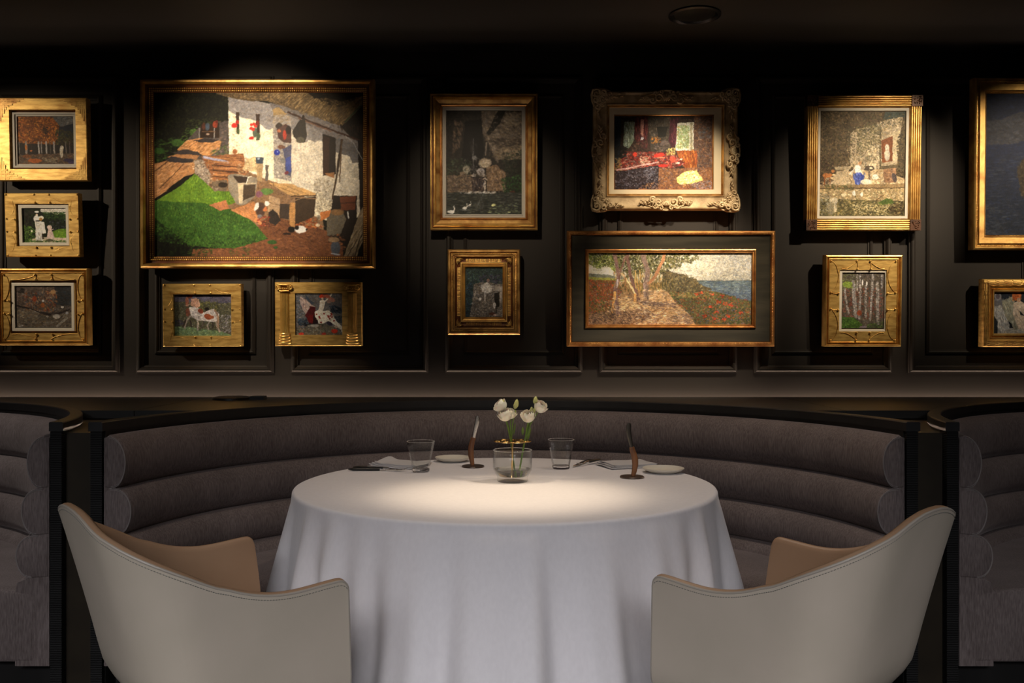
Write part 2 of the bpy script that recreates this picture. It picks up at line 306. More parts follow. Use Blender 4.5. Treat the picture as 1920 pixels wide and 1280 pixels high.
    c.poly('572 171 687 171 687 178 660 184 640 190 610 183 590 184', '#1c150c'); c.dabs('572 171 687 171 640 200 610 195', 90, '#1a130b #120d08 #2c2012', 7, 2, .3)
    c.dabs('560 205 620 222 645 234 560 212', 120, '#7c6238 #5a4426 #94784a', 4, 1.5, 1.4, .5)
    c.poly('640 237 687 190 687 300 676 268 650 250', '#1c140e'); c.line('646 228 676 198', 3, '#3a4028'); c.dabs('632 236 686 230 686 265', 50, '#2a1c14 #150f0a #33241a', 9, 2, 1.3, .2)
    c.line('540 210 600 235 672 262 686 270', 3.2, '#382014'); c.line('560 222 620 246', 1.5, '#6e4228')
    c.poly('670 262 687 262 687 487 676 470 674 400', '#170f0a'); c.line('648 254 662 268 674 290 681 302', 1.3, '#8f8c84')
    c.poly('512 204 522 200 534 210 540 214 512 216', '#9a7a4a')
    # windows, flowers, figure
    c.poly('443 210 449 210 449 250 444 250', '#3a281c'); c.ell(440, 235, 5, 4.5, '#cf2218'); c.ell(446, 229, 3.2, 4, '#a81f16'); c.ell(447, 246, 2.5, 5, '#44502c')
    c.poly('480 213 487 213 487 262 481 262', '#38271d'); c.ell(478, 248, 4, 9, '#545a46'); c.ell(484, 255, 4, 7, '#4c5838')
    for x, y in ((472, 233), (477, 232), (479, 236), (471, 240), (475, 242), (470, 259), (473, 258)): c.ell(x, y, 3.3, 3, '#d42c1c')
    c.ell(483, 230, 3, 5, '#7a241a'); c.ell(441, 283, 4, 5, '#9a5a30'); c.ell(448, 292, 5, 5, '#6a5a4c')
    c.ell(524, 236, 7, 6, '#332820'); c.poly('518 242 536 232 546 240 546 268 530 266 522 258', '#4a3028'); c.ell(534, 252, 3.5, 9, '#b03420'); c.ell(523, 245, 4, 3, '#a8603a'); c.ell(541, 243, 5, 8, '#241a18')
    c.ell(519, 285, 5.5, 5.5, '#202a84'); c.ell(520, 284, 1.5, 1.5, '#7a86c8'); c.poly('530 278 546 270 546 330 535 326 534 300', '#4c4a5e'); c.poly('535 296 545 292 545 322 536 322', '#3a4480'); c.ell(537, 323, 4, 3, '#6a2c30'); c.ell(527, 275, 7, 4, '#6a4430'); c.ell(530, 300, 4, 5, '#6c665c')
    c.poly('562 224 572 222 575 255 572 265 566 268 558 264 550 256 548 246', '#2c261e'); c.ell(563, 262, 8, 6, '#4a4334'); c.ell(568, 219, 2, 4, '#251a12')
    # yard
    c.poly('366 300 398 297 400 322 392 345 384 362 368 360 366 330', '#8f7a64'); c.dabs('366 300 398 297 400 322 384 362 368 360', 150, '#b09a80 #6e5c4a #c4b094 #4c3e32', 3.5, 2, 0, 1.5)
    c.poly('378 293 456 287 460 306 472 318 444 340 405 346 394 322', '#8f5630'); c.dabs('382 292 456 287 470 316 440 338 400 344', 170, '#a8683a #7a4626 #c08048 #5c3820 #94602f', 12, 1.6, .1, .15); c.line('383 294 405 298 428 304', 4.5, '#9b94a2'); c.line('398 309 455 313', 1.8, '#3c2415'); c.line('400 319 462 323', 2.2, '#3f2616'); c.line('402 330 450 333', 1.8, '#472c1a')
    for y_ in (303, 314, 326): c.line([(402, y_), (425, y_+1), (458, y_+1.5)], 3.4, '#b87842', .7)
    c.dabs('440 305 462 308 470 318 450 330', 40, '#c89a62 #8a5a34 #d8b080', 5, 2, .3); c.dabs('396 335 430 340 428 356 400 372 392 350', 110, '#7c6248 #54422f #94785a #3c2e20 #a88a68', 4, 2, 0, 1.5)
    c.poly('455 318 462 298 480 292 484 322', '#d6b27a'); c.dabs('455 318 462 298 480 292 484 322', 30, '#e6c890 #b89058', 3, 2)
    c.poly('480 294 494 294 493 306 481 307', '#39424a'); c.ell(485, 297, 2, 2, '#8a949c'); c.poly('481 306 493 306 491 340 482 338', '#b5905f'); c.poly('497 309 504 309 502 318 504 328 502 338 497 337 499 322', '#5c5146')
    c.poly('428 328 440 324 482 332 482 340 478 368 462 381 450 384 440 379 429 360', '#8c7c64'); c.poly('437 328 464 331 463 343 446 341', '#38291e'); c.poly('456 346 479 345 478 366 456 375', '#473727'); c.poly('446 344 456 345 455 380 448 380', '#cdb288'); c.line('446 343 480 343', 2, '#bfa67e'); c.line('462 343 465 332 472 330', 1.5, '#e8dcc0')
    c.poly('398 340 426 336 427 352 410 370 402 372', '#6e5a42'); c.ell(418, 346, 9, 5, '#2e241a'); c.dabs('396 350 412 346 410 370 398 372', 40, '#8a7460 #a88e74 #5c4a3a', 3, 2)
    c.dabs('360 300 402 297 404 330 386 366 364 362', 60, '#54442f #c8b698 #3c3024 #9a8468', 3, 1.8, 0, 1.5)
    c.poly('340 347 365 325 373 330 402 357 430 358 442 379 412 386 380 381 335 381 289 378', '#5a7a1c'); c.dabs('340 347 365 325 402 357 430 358 442 379 412 386 335 381', 300, '#6e9020 #4c6a18 #84a52a #3e5a14 #5c8020', 4, 1.3, 1.5, .5)
    c.poly('289 374 330 378 380 379 410 388 440 392 470 412 490 430 502 446 485 456 440 464 400 464 350 458 289 450', '#34561a')
    c.dabs('289 376 330 379 410 389 440 393 470 413 500 446 485 456 440 464 350 458 289 446', 1300, '#2c4a15 #42641b #395a19 #527428 #213810 #496c1e #305219 #647e30 #1b2e0e', 3.2, 1.0, 1.5, .8); c.dabs('300 430 340 425 420 440 490 440 480 456 400 464 340 458', 260, '#1c300f #26400f #2e4c16 #16240b', 3.2, 1.2, 1.5, .8); c.dabs('289 374 400 382 470 412 440 425 330 405', 160, '#547a22 #628a2a #48701c #6c8a34', 3, 1, 1.5, .6, .5)
    c.dabs('352 458 500 446 500 452 440 468 352 466', 110, '#1a2a0e #2c4414 #12200a #3a5218', 4, 1.8, 1, 1); c.dabs('289 440 330 438 352 458 357 487 289 487', 260, '#0c0d07 #14180a #1d260f #080905', 6, 2.5, .3, 1.5); c.dabs('289 405 315 425 330 445 289 445', 90, '#141f0c #203614 #0e1508', 5, 2, .5)
    c.poly('392 383 424 374 430 390 412 394', '#b06a3e'); c.poly('432 393 476 377 486 392 492 424 468 410', '#c07a44'); c.dabs('432 393 476 377 486 392 492 424 468 410', 60, '#d08c54 #a86434 #b87240', 5, 1.6, .6, .5)
    c.poly('484 426 505 402 560 418 600 428 642 440 642 487 357 487 362 466 440 464 502 447', '#6c3f24'); c.dabs('484 426 505 402 560 418 642 440 642 487 357 487 362 466 440 464 502 447', 620, '#5c3520 #7c4828 #885430 #4c2c19 #704226 #8f5a34', 6, 1.6, .2, .5)
    c.dabs('350 468 400 464 400 487 350 487', 60, '#2a3814 #1c2610 #3c4c1c', 5, 2); c.dabs('430 466 470 462 465 480 430 482', 40, '#3a4a1c #2c3816', 4, 1.6); c.ell(510, 453, 9, 4, '#2f4a1c'); c.ell(516, 463, 4, 2.5, '#30481e')
    c.poly('503 342 546 344 592 362 592 367 546 367 522 353', '#bd8e52'); c.line('512 346 560 364', 1, '#7a5630'); c.line('530 345 578 364', 1, '#8a6238'); c.line('546 367 592 366', 2.5, '#4a3420')
    c.poly('553 370 592 368 588 405 553 420', '#382819'); c.poly('542 379 553 378 552 428 542 420', '#b27c42'); c.poly('505 366 525 371 523 402 501 396', '#b48e64'); c.line('503 378 524 384', 1, '#7a5c3c'); c.poly('524 381 543 381 541 410 524 408', '#3a2d23'); c.poly('503 398 512 391 520 400 526 412 515 421 504 415', '#312720'); c.line('545 377 565 370 592 372', 1.5, '#8a6a48'); c.poly('512 343 514 343 514 364 512 364', '#7c5a36')
    c.ell(500, 358, 12, 6, '#5c7a34'); c.ell(486, 363, 6.5, 6.5, '#7c4c58'); c.ell(488, 392, 9, 14, '#4f372a'); c.ell(481, 386, 4, 8, '#e6dccc', .4); c.ell(500, 381, 4.5, 5, '#e2d8c8'); c.ell(497, 391, 4, 4, '#c8703c'); c.ell(487, 405, 5, 4, '#6e6a66'); c.dabs('480 405 505 405 505 424 482 424', 40, '#a53a28 #7a2a1c #c86040 #5a3024', 4, 2)
    c.dabs('553 420 590 405 594 418 606 424 570 430', 90, '#7c2c12 #a64c1e #5c2410 #b86a30', 4, 2); c.ell(595, 421, 4, 3, '#d0b088')
    c.ell(546, 429, 7, 6, '#16110d'); c.ell(563, 429, 11, 7, '#e8e0d2'); c.ell(556, 426, 4, 4, '#1c1612'); c.ell(538, 437, 8, 2, '#2a1c14'); c.ell(574, 429, 2, 2, '#1c1612')
    c.poly('624 366 668 366 668 440 652 460 612 440', '#1d140e'); c.poly('636 368 666 366 665 392 638 394', '#5e2e17'); c.line('637 380 665 379', 1.4, '#3a1a0c'); c.poly('612 398 622 392 642 394 648 410 636 442 612 440', '#5c513f'); c.ell(632, 397, 12, 6, '#7a5630'); c.poly('600 396 620 392 617 405 600 414', '#b8682e'); c.line('650 396 653 408', 2.4, '#c8c0b0')
    c.line('633 318 622 372', 3, '#3a2817'); c.line('640 262 632 320', 4, '#2a1c12'); c.line('640 262 636 340', 2, '#4a3420'); c.dabs('612 440 645 436 648 470 620 470', 60, '#5c3018 #3a2014 #8a5028 #241610', 5, 2.4)
    c.ell(628, 464, 9, 14, '#44474c'); c.ell(625, 448, 11, 5, '#8a6a48'); c.line('620 474 636 476', 2, '#9a9a9c')
    c.poly('640 487 655 450 672 400 687 372 687 430 672 465 666 487', '#786448'); c.dabs('640 487 655 450 672 400 687 375 687 425 666 487', 80, '#8c7858 #665438 #a08a66 #4a3a26', 14, 1.6, -1.1, .1); c.line('662 487 672 450 686 420', 1.6, '#2c2014'); c.line('648 482 664 456 668 448', 1.3, '#30241a'); c.poly('672 487 687 440 687 487', '#1a110b')
    return c.done(.12)

def paint_coast():
    c = Canvas(1102, 475, 1405, 609, '#b3a78e', 5, k=4, out=2, wa=.8)
    c.poly('1102 475 1405 475 1405 528 1102 528', '#b7ab92', '#b4a98f'); c.dabs('1230 475 1405 475 1405 527 1230 527', 700, '#a8a08c #bdb297 #9c968a #c6ba9c #b0a58e #a09a8a', 6, 1.6, .4, 1.5, .5)
    c.dabs('1240 490 1340 490 1330 520 1260 524', 200, '#d8caa2 #e4d6ae #cdbf9a', 6, 2, .2, 1, .6); c.dabs('1360 475 1405 475 1405 527 1370 527', 90, '#8f8d88 #9a968c', 6, 2, .3, 1, .5)
    c.poly('1102 530 1270 530 1290 609 1102 609', '#8f6b46')
    c.poly('1290 527 1405 527 1405 566 1330 552 1300 545', '#626c66', '#545e70'); c.dabs('1300 528 1405 528 1405 562 1330 548', 260, '#6c7874 #566270 #7c8682 #4c5668 #687470', 6, 1.2, 0, .2); c.line('1300 527 1405 527', 1, '#545a52')
    c.poly('1102 500 1150 495 1150 524 1102 520', '#d0c4a4'); c.poly('1102 513 1150 517 1160 524 1102 523', '#6c6c58'); c.poly('1102 520 1160 523 1170 528 1102 526', '#8f8b3c')
    c.poly('1102 525 1155 527 1165 545 1155 578 1102 594', '#7e4628'); c.dabs('1102 525 1155 527 1165 545 1155 578 1102 594', 460, '#a83e24 #b85030 #5a5c2c #44502a #6a6434 #9a6a40 #6a5a68 #5c5428 #4c5a30 #b8703c', 3.4, 1.4, .3, 1.2); c.dabs('1102 566 1130 560 1150 575 1140 592 1102 598', 110, '#44522a #5c6434 #6a4a30 #34401f', 4, 1.5, 1.2, .6)
    c.poly('1235 545 1230 540 1300 540 1340 548 1405 566 1405 609 1300 609 1290 590 1275 572 1250 558', '#5a5032')
    c.dabs('1240 538 1300 540 1340 548 1405 564 1405 609 1304 609 1290 590 1262 566 1240 552', 1200, '#94402a #a84a2c #5c5e2c #444c26 #7a6a34 #6a5a66 #7c4428 #3c4428 #94703c #545a30 #6a6a3c', 3.4, 1.3, .2, 1.2); c.dabs('1225 541 1300 538 1340 550 1300 560 1250 556', 200, '#8a7a40 #a08c4c #6c6a36 #94703c #7c6a48', 4, 1.2, .1, .5); c.dabs('1305 585 1405 575 1405 609 1305 609', 160, '#3c4426 #4a5430 #2f3820 #545066', 3.4, 1.4, .5, 1.2)
    for x, y in ((1299, 545), (1303, 552), (1331, 553), (1349, 555), (1344, 566), (1355, 570), (1318, 593), (1335, 597), (1354, 597), (1362, 592), (1384, 586), (1328, 575), (1310, 548), (1340, 585), (1365, 572)): c.dabs([(x-4, y-2.5), (x+4, y-2.5), (x+4, y+2.5), (x-4, y+2.5)], 7, '#c43c20 #d85430 #b02c1a', 3.2, 2)
    c.poly('1168 609 1150 578 1190 562 1214 540 1246 542 1262 566 1290 590 1302 609', '#b28655'); c.dabs('1168 609 1150 578 1190 562 1214 540 1246 542 1262 566 1290 590 1302 609', 650, '#c69a66 #94704a #d8b07c #b88a58 #7c5c44 #caa070 #a07448', 6, 1.3, .0, .35)
    c.dabs('1102 588 1160 582 1205 578 1230 590 1190 609 1102 609', 420, '#5c4436 #7c5c46 #493830 #8a6a50 #6a4e3c #9a7450', 6, 1.4, .3, 1); c.dabs('1200 565 1265 568 1262 576 1205 572', 90, '#5c4840 #6e5444 #7c604a', 8, 1.4, 0, .2); c.line('1182 607 1205 594 1234 578', 2, '#7a5030', .8); c.line('1228 607 1236 590 1248 578', 2, '#86562f', .8); c.dabs('1262 590 1295 590 1295 609 1255 602', 50, '#7c6452 #8f7460', 7, 1.4, 0, .3)
    c.dabs('1150 560 1175 555 1195 575 1160 582', 90, '#d0a46c #c4965c #e0bc88', 7, 1.3, 0, .3)
    c.poly('1240 512 1248 506 1262 513 1280 515 1288 522 1302 524 1306 532 1332 543 1300 549 1238 546', '#5c4e34'); c.dabs('1240 512 1248 506 1262 513 1280 515 1302 524 1306 532 1330 543 1300 548 1238 546', 260, '#6e5e3c #4a4230 #3c3628 #7d6c42 #54503a #84744a', 4, 2, .3, 1.5)
    c.dabs('1150 508 1240 508 1240 545 1150 545', 300, '#5a4c2c #7a6034 #94703c #44402a #a8823e #6c6a3a', 7, 1.3, 1.5, .3)
    c.dabs('1102 475 1160 475 1165 505 1150 510 1138 497 1120 505 1102 495', 420, '#5f6a2a #48501f #7c8436 #3c3c1c #94953f #525c28', 5, 1.7, .7, 1)
    c.dabs('1150 475 1270 475 1304 478 1306 486 1292 496 1276 492 1272 503 1252 505 1240 514 1180 516 1160 505', 1100, '#453f24 #5c5530 #36301c #6e6238 #4d4a28 #2c281a #7c6c40 #575a2c', 4, 1.8, .5, 1.5)
    c.dabs('1102 475 1265 475 1262 500 1200 508 1130 500', 500, '#2f2c18 #4a4a24 #6c6a36 #3c381f #85834a #28240f', 3, 1.6, .5, 1.5); c.dabs('1165 520 1260 520 1260 545 1165 552', 160, '#4a4024 #7c6434 #a08048 #5c5430 #3c3820', 6, 1.2, 1.5, .25)
    c.line('1158 586 1153 560 1152 543 1159 522 1155 498 1151 475', 7, '#75574a'); c.line('1147 586 1150 565 1152 548', 4.5, '#cf9048'); c.line('1159 524 1162 510 1172 482', 3.4, '#704f3e'); c.line('1155 540 1157 525', 2.5, '#a89488')
    c.line('1197 566 1188 540 1180 515 1176 490 1174 475', 5.5, '#6b4c3e'); c.line('1165 514 1178 532 1190 552', 3, '#d2aa76'); c.line('1189 565 1189 553', 4, '#cc8c48'); c.line('1170 520 1172 545', 1.8, '#8a5c38'); c.line('1193 525 1196 548', 1.6, '#a8743c')
    c.line('1210 560 1209 535 1212 508 1206 490 1202 475', 8.5, '#79604f'); c.line('1214 532 1226 520 1233 504 1241 488 1243 475', 5.5, '#a06c46'); c.line('1206 558 1206 530', 3, '#94786a'); c.line('1190 508 1190 540', 1.5, '#b08a4c'); c.line('1198 508 1199 545', 1.5, '#a0783c')
    c.dabs('1195 565 1255 562 1290 592 1296 609 1190 609', 260, '#dcb488 #c49a6c #7c6054 #8f6c52 #e6c69c #6c5248', 6, 1.2, .1, .5); c.dabs('1205 542 1245 544 1258 560 1195 565', 90, '#d8b488 #bc9464 #8a6c54', 6, 1.1, 0, .25); c.dabs('1130 560 1200 555 1205 580 1130 586', 130, '#c89c68 #7a5a46 #e0bc8c #5c463a #a07a50', 5, 1.1, .1, .4)
    c.dabs('1102 590 1160 584 1200 582 1180 609 1102 609', 130, '#4c382c #6a4c38 #84624a #3a2c24', 5, 1.2, .4, 1); c.dabs('1145 505 1165 505 1165 586 1142 586', 60, '#8a6a58 #5c443a #b08a60 #a8988c', 5, 1.2, 1.5, .3, .5); c.dabs('1204 500 1216 500 1214 562 1204 562', 50, '#8f7666 #5c473b #a8907c', 5, 1.2, 1.5, .3, .5)
    return c.done(.14)

def paint_waterfall():
    c = Canvas(836, 210, 980, 403, '#1b1713', 7)
    c.dabs('836 210 980 210 980 360 836 360', 500, '#231d17 #17130f #2c241b #120f0c #1f1b15', 8, 3, .8, 1.5)
    c.poly('903 211 980 211 980 300 930 302 917 272 905 252', '#4c4033'); c.dabs('903 211 980 211 980 300 930 302 905 252', 320, '#5e5040 #3c3226 #6c5c49 #2c241b #564838', 9, 2.6, .5, .8); c.poly('934 211 948 211 936 236 918 256 912 252', '#14110d')
    c.dabs('948 215 975 212 978 235 945 240', 60, '#75654f #665743', 8, 3, .4); c.dabs('925 262 978 262 978 276 930 278', 60, '#241d16 #32281e', 9, 2.5, .3); c.poly('922 287 945 278 979 272 979 300 936 300', '#574937'); c.dabs('922 287 979 274 979 298 936 300', 60, '#6a5a44 #4a3d2d #7a6850', 7, 2, .2)
    c.dabs('904 213 920 213 912 254 904 252', 40, '#5c5042 #463b30', 7, 2.6, 1.4, .3)
    c.dabs('852 228 872 232 862 275 848 290', 70, '#4c3b2d #5c4736 #382b20', 6, 2.5, 1.2, .5); c.poly('872 232 902 226 908 280 900 330 882 332 866 300', '#0d0b0a'); c.dabs('880 265 895 265 895 330 882 330', 40, '#24211e #34302c #1a1715', 9, 1.2, 1.55, .1); c.line('888 262 887 290 888 320', 1.6, '#4c4843', .8); c.ell(890, 297, 4, 4, '#5c5750'); c.line('912 270 911 292', 3, '#55493c')
    c.dabs('837 296 884 300 884 332 837 334', 130, '#1c2115 #262c1c #14180f #343a2a', 5, 2, .5, 1); c.dabs('940 290 979 282 979 330 948 332', 130, '#14170e #1f2316 #0f110b #2a2e1e', 5, 2.2, .5, 1)
    c.poly('838 330 884 328 886 360 838 362', '#45382b'); c.dabs('838 330 884 328 886 360 838 362', 140, '#5c4a37 #6e5a42 #3a2e24 #4f3a30', 5, 2, .5); c.poly('912 314 930 310 948 325 948 358 914 359', '#54402d'); c.dabs('912 314 930 310 948 325 948 358 914 359', 120, '#6a5138 #443424 #7a5f44', 6, 2, 1, .5)
    c.poly('884 334 909 334 909 359 886 359', '#1f1615'); c.dabs('886 334 909 334 909 358 886 358', 26, '#4c4442 #3a3030', 10, .9, 1.57, .05)
    c.ell(909, 307, 12, 9, '#7b6b55'); c.dabs('900 300 920 300 920 315 900 315', 30, '#8f7d65 #66583f', 4, 2); c.ell(901, 322, 8, 6, '#827870'); c.ell(903, 329, 7, 4, '#76695c'); c.ell(875, 319, 7, 8, '#645c4b'); c.ell(888, 329, 3.4, 3, '#8c8074'); c.ell(867, 326, 5, 3, '#5c4c3a')
    c.dabs('940 336 979 328 979 364 944 362', 200, '#20381a #182810 #2a4a20 #1a2c14 #141c0e', 4, 1.8, .5, 1.2); c.ell(962, 362, 6, 4, '#3a1e16')
    c.poly('836 361 980 361 980 404 836 404', '#25251f'); c.dabs('836 362 980 362 980 404 836 404', 420, '#313129 #1b1c17 #3f3e35 #282922 #4a483e', 9, 1.1, 0, .1); c.dabs('858 359 930 359 930 363 858 363', 70, '#857c70 #a0978a #5c544a', 4, 1.6, 0, .3)
    c.dabs('892 364 906 364 906 392 892 392', 24, '#4c4a42 #3c3a34', 7, 1, 1.57, .1); c.dabs('912 385 975 380 975 402 915 402', 40, '#5c6240 #6e7450 #454a30', 5, 1.3, 0, .1); c.ell(926, 385, 4, 2.2, '#a8a468'); c.ell(955, 397, 3, 1.3, '#9a9c68'); c.ell(918, 398, 3.5, 1, '#7c8058')
    c.ell(909, 348, 2.2, 10, '#9c8b79'); c.line('906 337 910 334 913 338', 1.6, '#8a7866')
    c.dabs('838 325 950 318 950 360 838 360', 200, '#2c241c #6a5844 #453828 #1c1814 #7c6a54', 3.5, 1.6, .6, 1.2, .5); c.dabs('903 213 978 213 978 300 925 300', 120, '#241d16 #6a5a46 #3a3026', 6, 1.6, .5, .8, .5); c.dabs('866 300 905 296 905 335 866 335', 60, '#15120f #2c2822 #5c5448', 4, 1.5, 1, 1, .5)
    for x, y, q in ((846, 397, 1), (871, 390, .75), (881, 384, .5)): c.ell(x, y, 7*q, 3*q, '#b9b1a1'); c.line([(x+5*q, y-1), (x+6.5*q, y-5*q), (x+4.5*q, y-10*q), (x+6*q, y-11*q)], 1.6*q, '#b9b1a1'); c.ell(x, y+5*q, 7*q, 1.6, '#55524a')
    return c.done(.14)

def paint_interior():
    c = Canvas(1152, 216, 1337, 354, '#2f2119', 9, k=4, out=2, wa=.7)
    c.dabs('1152 216 1337 216 1337 354 1152 354', 700, '#3a281c #4a3424 #241812 #33241a #5a4030', 6, 2, .6, 1.5)
    c.poly('1152 216 1166 216 1165 305 1152 305', '#1b1f23'); c.poly('1172 228 1193 229 1190 262 1180 277 1170 272', '#6f765c'); c.dabs('1172 228 1193 229 1188 264 1180 276 1172 270', 90, '#9aa08a #4c5a34 #c0c0ac #7c8468', 8, 1.3, 1.5, .3)
    c.poly('1192 221 1216 219 1214 282 1200 272 1190 258', '#431a18'); c.dabs('1192 221 1216 219 1214 282 1194 262', 60, '#5c2420 #34141a #6a3028', 10, 1.8, 1.5, .15); c.poly('1202 224 1209 224 1207 257 1202 250', '#9a6452'); c.poly('1203 256 1208 258 1206 262 1202 262', '#a89c94')
    c.poly('1216 219 1258 219 1256 286 1222 286', '#3a3126'); c.dabs('1216 219 1258 219 1256 286 1222 286', 110, '#463b2d #2c251d #54483a #3f3a30', 5, 2, 1.4, .6); c.poly('1232 237 1253 237 1248 256 1235 256', '#191712'); c.dabs('1222 256 1242 256 1242 268 1222 268', 26, '#a05c20 #7a4018 #b87228 #2c2c28', 4, 2.4); c.ell(1247, 268, 8, 5, '#5c4c42'); c.dabs('1228 270 1254 270 1254 284 1228 284', 40, '#54443c #6a5648 #3c3028', 4, 2)
    c.poly('1258 226 1273 221 1268 266 1262 278 1254 262', '#37131a'); c.dabs('1256 226 1273 221 1268 266 1262 276', 50, '#54202a #2a0f14 #6a3034 #462024', 7, 1.6, 1.4, .2)
    c.poly('1271 230 1301 229 1301 281 1267 281', '#bcb296'); c.poly('1272 235 1293 235 1292 277 1269 277', '#87925f'); c.dabs('1270 235 1293 235 1292 277 1269 277', 170, '#a9b088 #6c7c42 #c8c8a4 #7c8a50 #94703c', 3, 1.6, 1, 1); c.poly('1294 230 1298 230 1299 281 1295 281', '#8f8462')
    c.poly('1301 217 1337 217 1337 322 1301 312', '#523829'); c.dabs('1301 217 1337 217 1337 322 1301 312', 260, '#664632 #44322a #74583f #584a44 #7a4e30', 5, 2, .8, 1.5); c.dabs('1311 240 1332 238 1332 258 1311 258', 34, '#4a4440 #5e5650 #3c3836', 5, 2)
    c.poly('1269 281 1306 281 1308 312 1286 314 1274 300', '#80401a'); c.dabs('1275 283 1306 281 1308 312 1286 314', 90, '#a8581e #6a3014 #c0702a #943f18', 8, 1.8, 1.5, .2)
    c.poly('1170 282 1262 284 1286 306 1262 313 1158 319 1166 295', '#5c2018'); c.dabs('1168 284 1262 284 1286 306 1262 313 1158 319', 480, '#7c1e16 #b32a1c #5c2a1c #c05038 #8a6a52 #3a1c18 #a07860 #4c4440', 4.5, 2, .2, 1.2)
    c.dabs('1186 268 1212 262 1220 284 1186 284', 80, '#2c1c16 #3c2a20 #54382a #201410', 5, 2, 1, 1); c.dabs('1155 275 1178 272 1176 296 1155 292', 60, '#14120f #1e1a16', 5, 2.4); c.dabs('1156 295 1166 295 1166 318 1156 318', 26, '#8a6a38 #6a4c28', 5, 2)
    c.ell(1237, 290, 10, 4, '#d42a1c', -.2); c.ell(1262, 297, 5, 5.5, '#d0402a'); c.ell(1243, 309, 9.5, 2.4, '#da261c'); c.ell(1192, 288, 4.5, 4, '#c8301e'); c.ell(1240, 294, 8, 1.2, '#dc6a48'); c.dabs('1251 276 1267 276 1267 289 1251 289', 50, '#a89248 #c4ac5c #7c6a30 #d0b868', 4, 1.2, 1, 1.2); c.ell(1272, 304, 4, 2, '#e6b098'); c.ell(1278, 297, 3, 1.3, '#d8a890'); c.dabs('1200 292 1220 292 1222 308 1205 306', 40, '#b88a6a #c8a080 #8a5a44 #96a088', 4, 1.8); c.line('1158 317 1190 311 1236 302', 2.6, '#b78678')
    c.poly('1157 320 1236 308 1238 354 1157 354', '#241a1b'); c.dabs('1157 320 1236 310 1237 354 1157 354', 330, '#3a2f32 #4d464a #191112 #5c5558 #30201c', 4, 1.5, 1, 1.2); c.dabs('1210 313 1234 310 1234 335 1212 338', 60, '#5c585c #726c70 #484448', 3.5, 1.4)
    c.poly('1236 314 1337 312 1337 354 1236 354', '#74492c'); c.dabs('1236 314 1337 312 1337 354 1190 354 1210 342 1236 338', 420, '#8f6038 #5c3a26 #6e5a52 #a0703f #7c5238 #4c3430', 4, 1.7, .3, 1); c.dabs('1300 340 1337 335 1337 354 1290 354', 100, '#7c6a62 #94807a #5c4a42', 3.5, 1.6)
    c.poly('1270 331 1280 322 1291 318 1306 318 1316 330 1319 336 1300 341 1275 343 1270 338', '#f0cc62'); c.dabs('1271 331 1281 322 1305 319 1316 331 1300 340 1275 342', 160, '#fbe092 #e8bc4c #f6d676 #fdebb4', 3.5, 1.5, .3, 1); c.dabs('1268 328 1283 320 1308 316 1320 334 1300 344 1272 345', 60, '#c8a468 #8f6038 #e8c87c', 3, 1.4)
    c.line('1153 217 1336 217', 1.6, '#3a1a10'); c.line('1153 353 1336 353', 2, '#a05a28'); c.line('1153 300 1153 353', 2, '#9a5424')
    return c.done(.16)

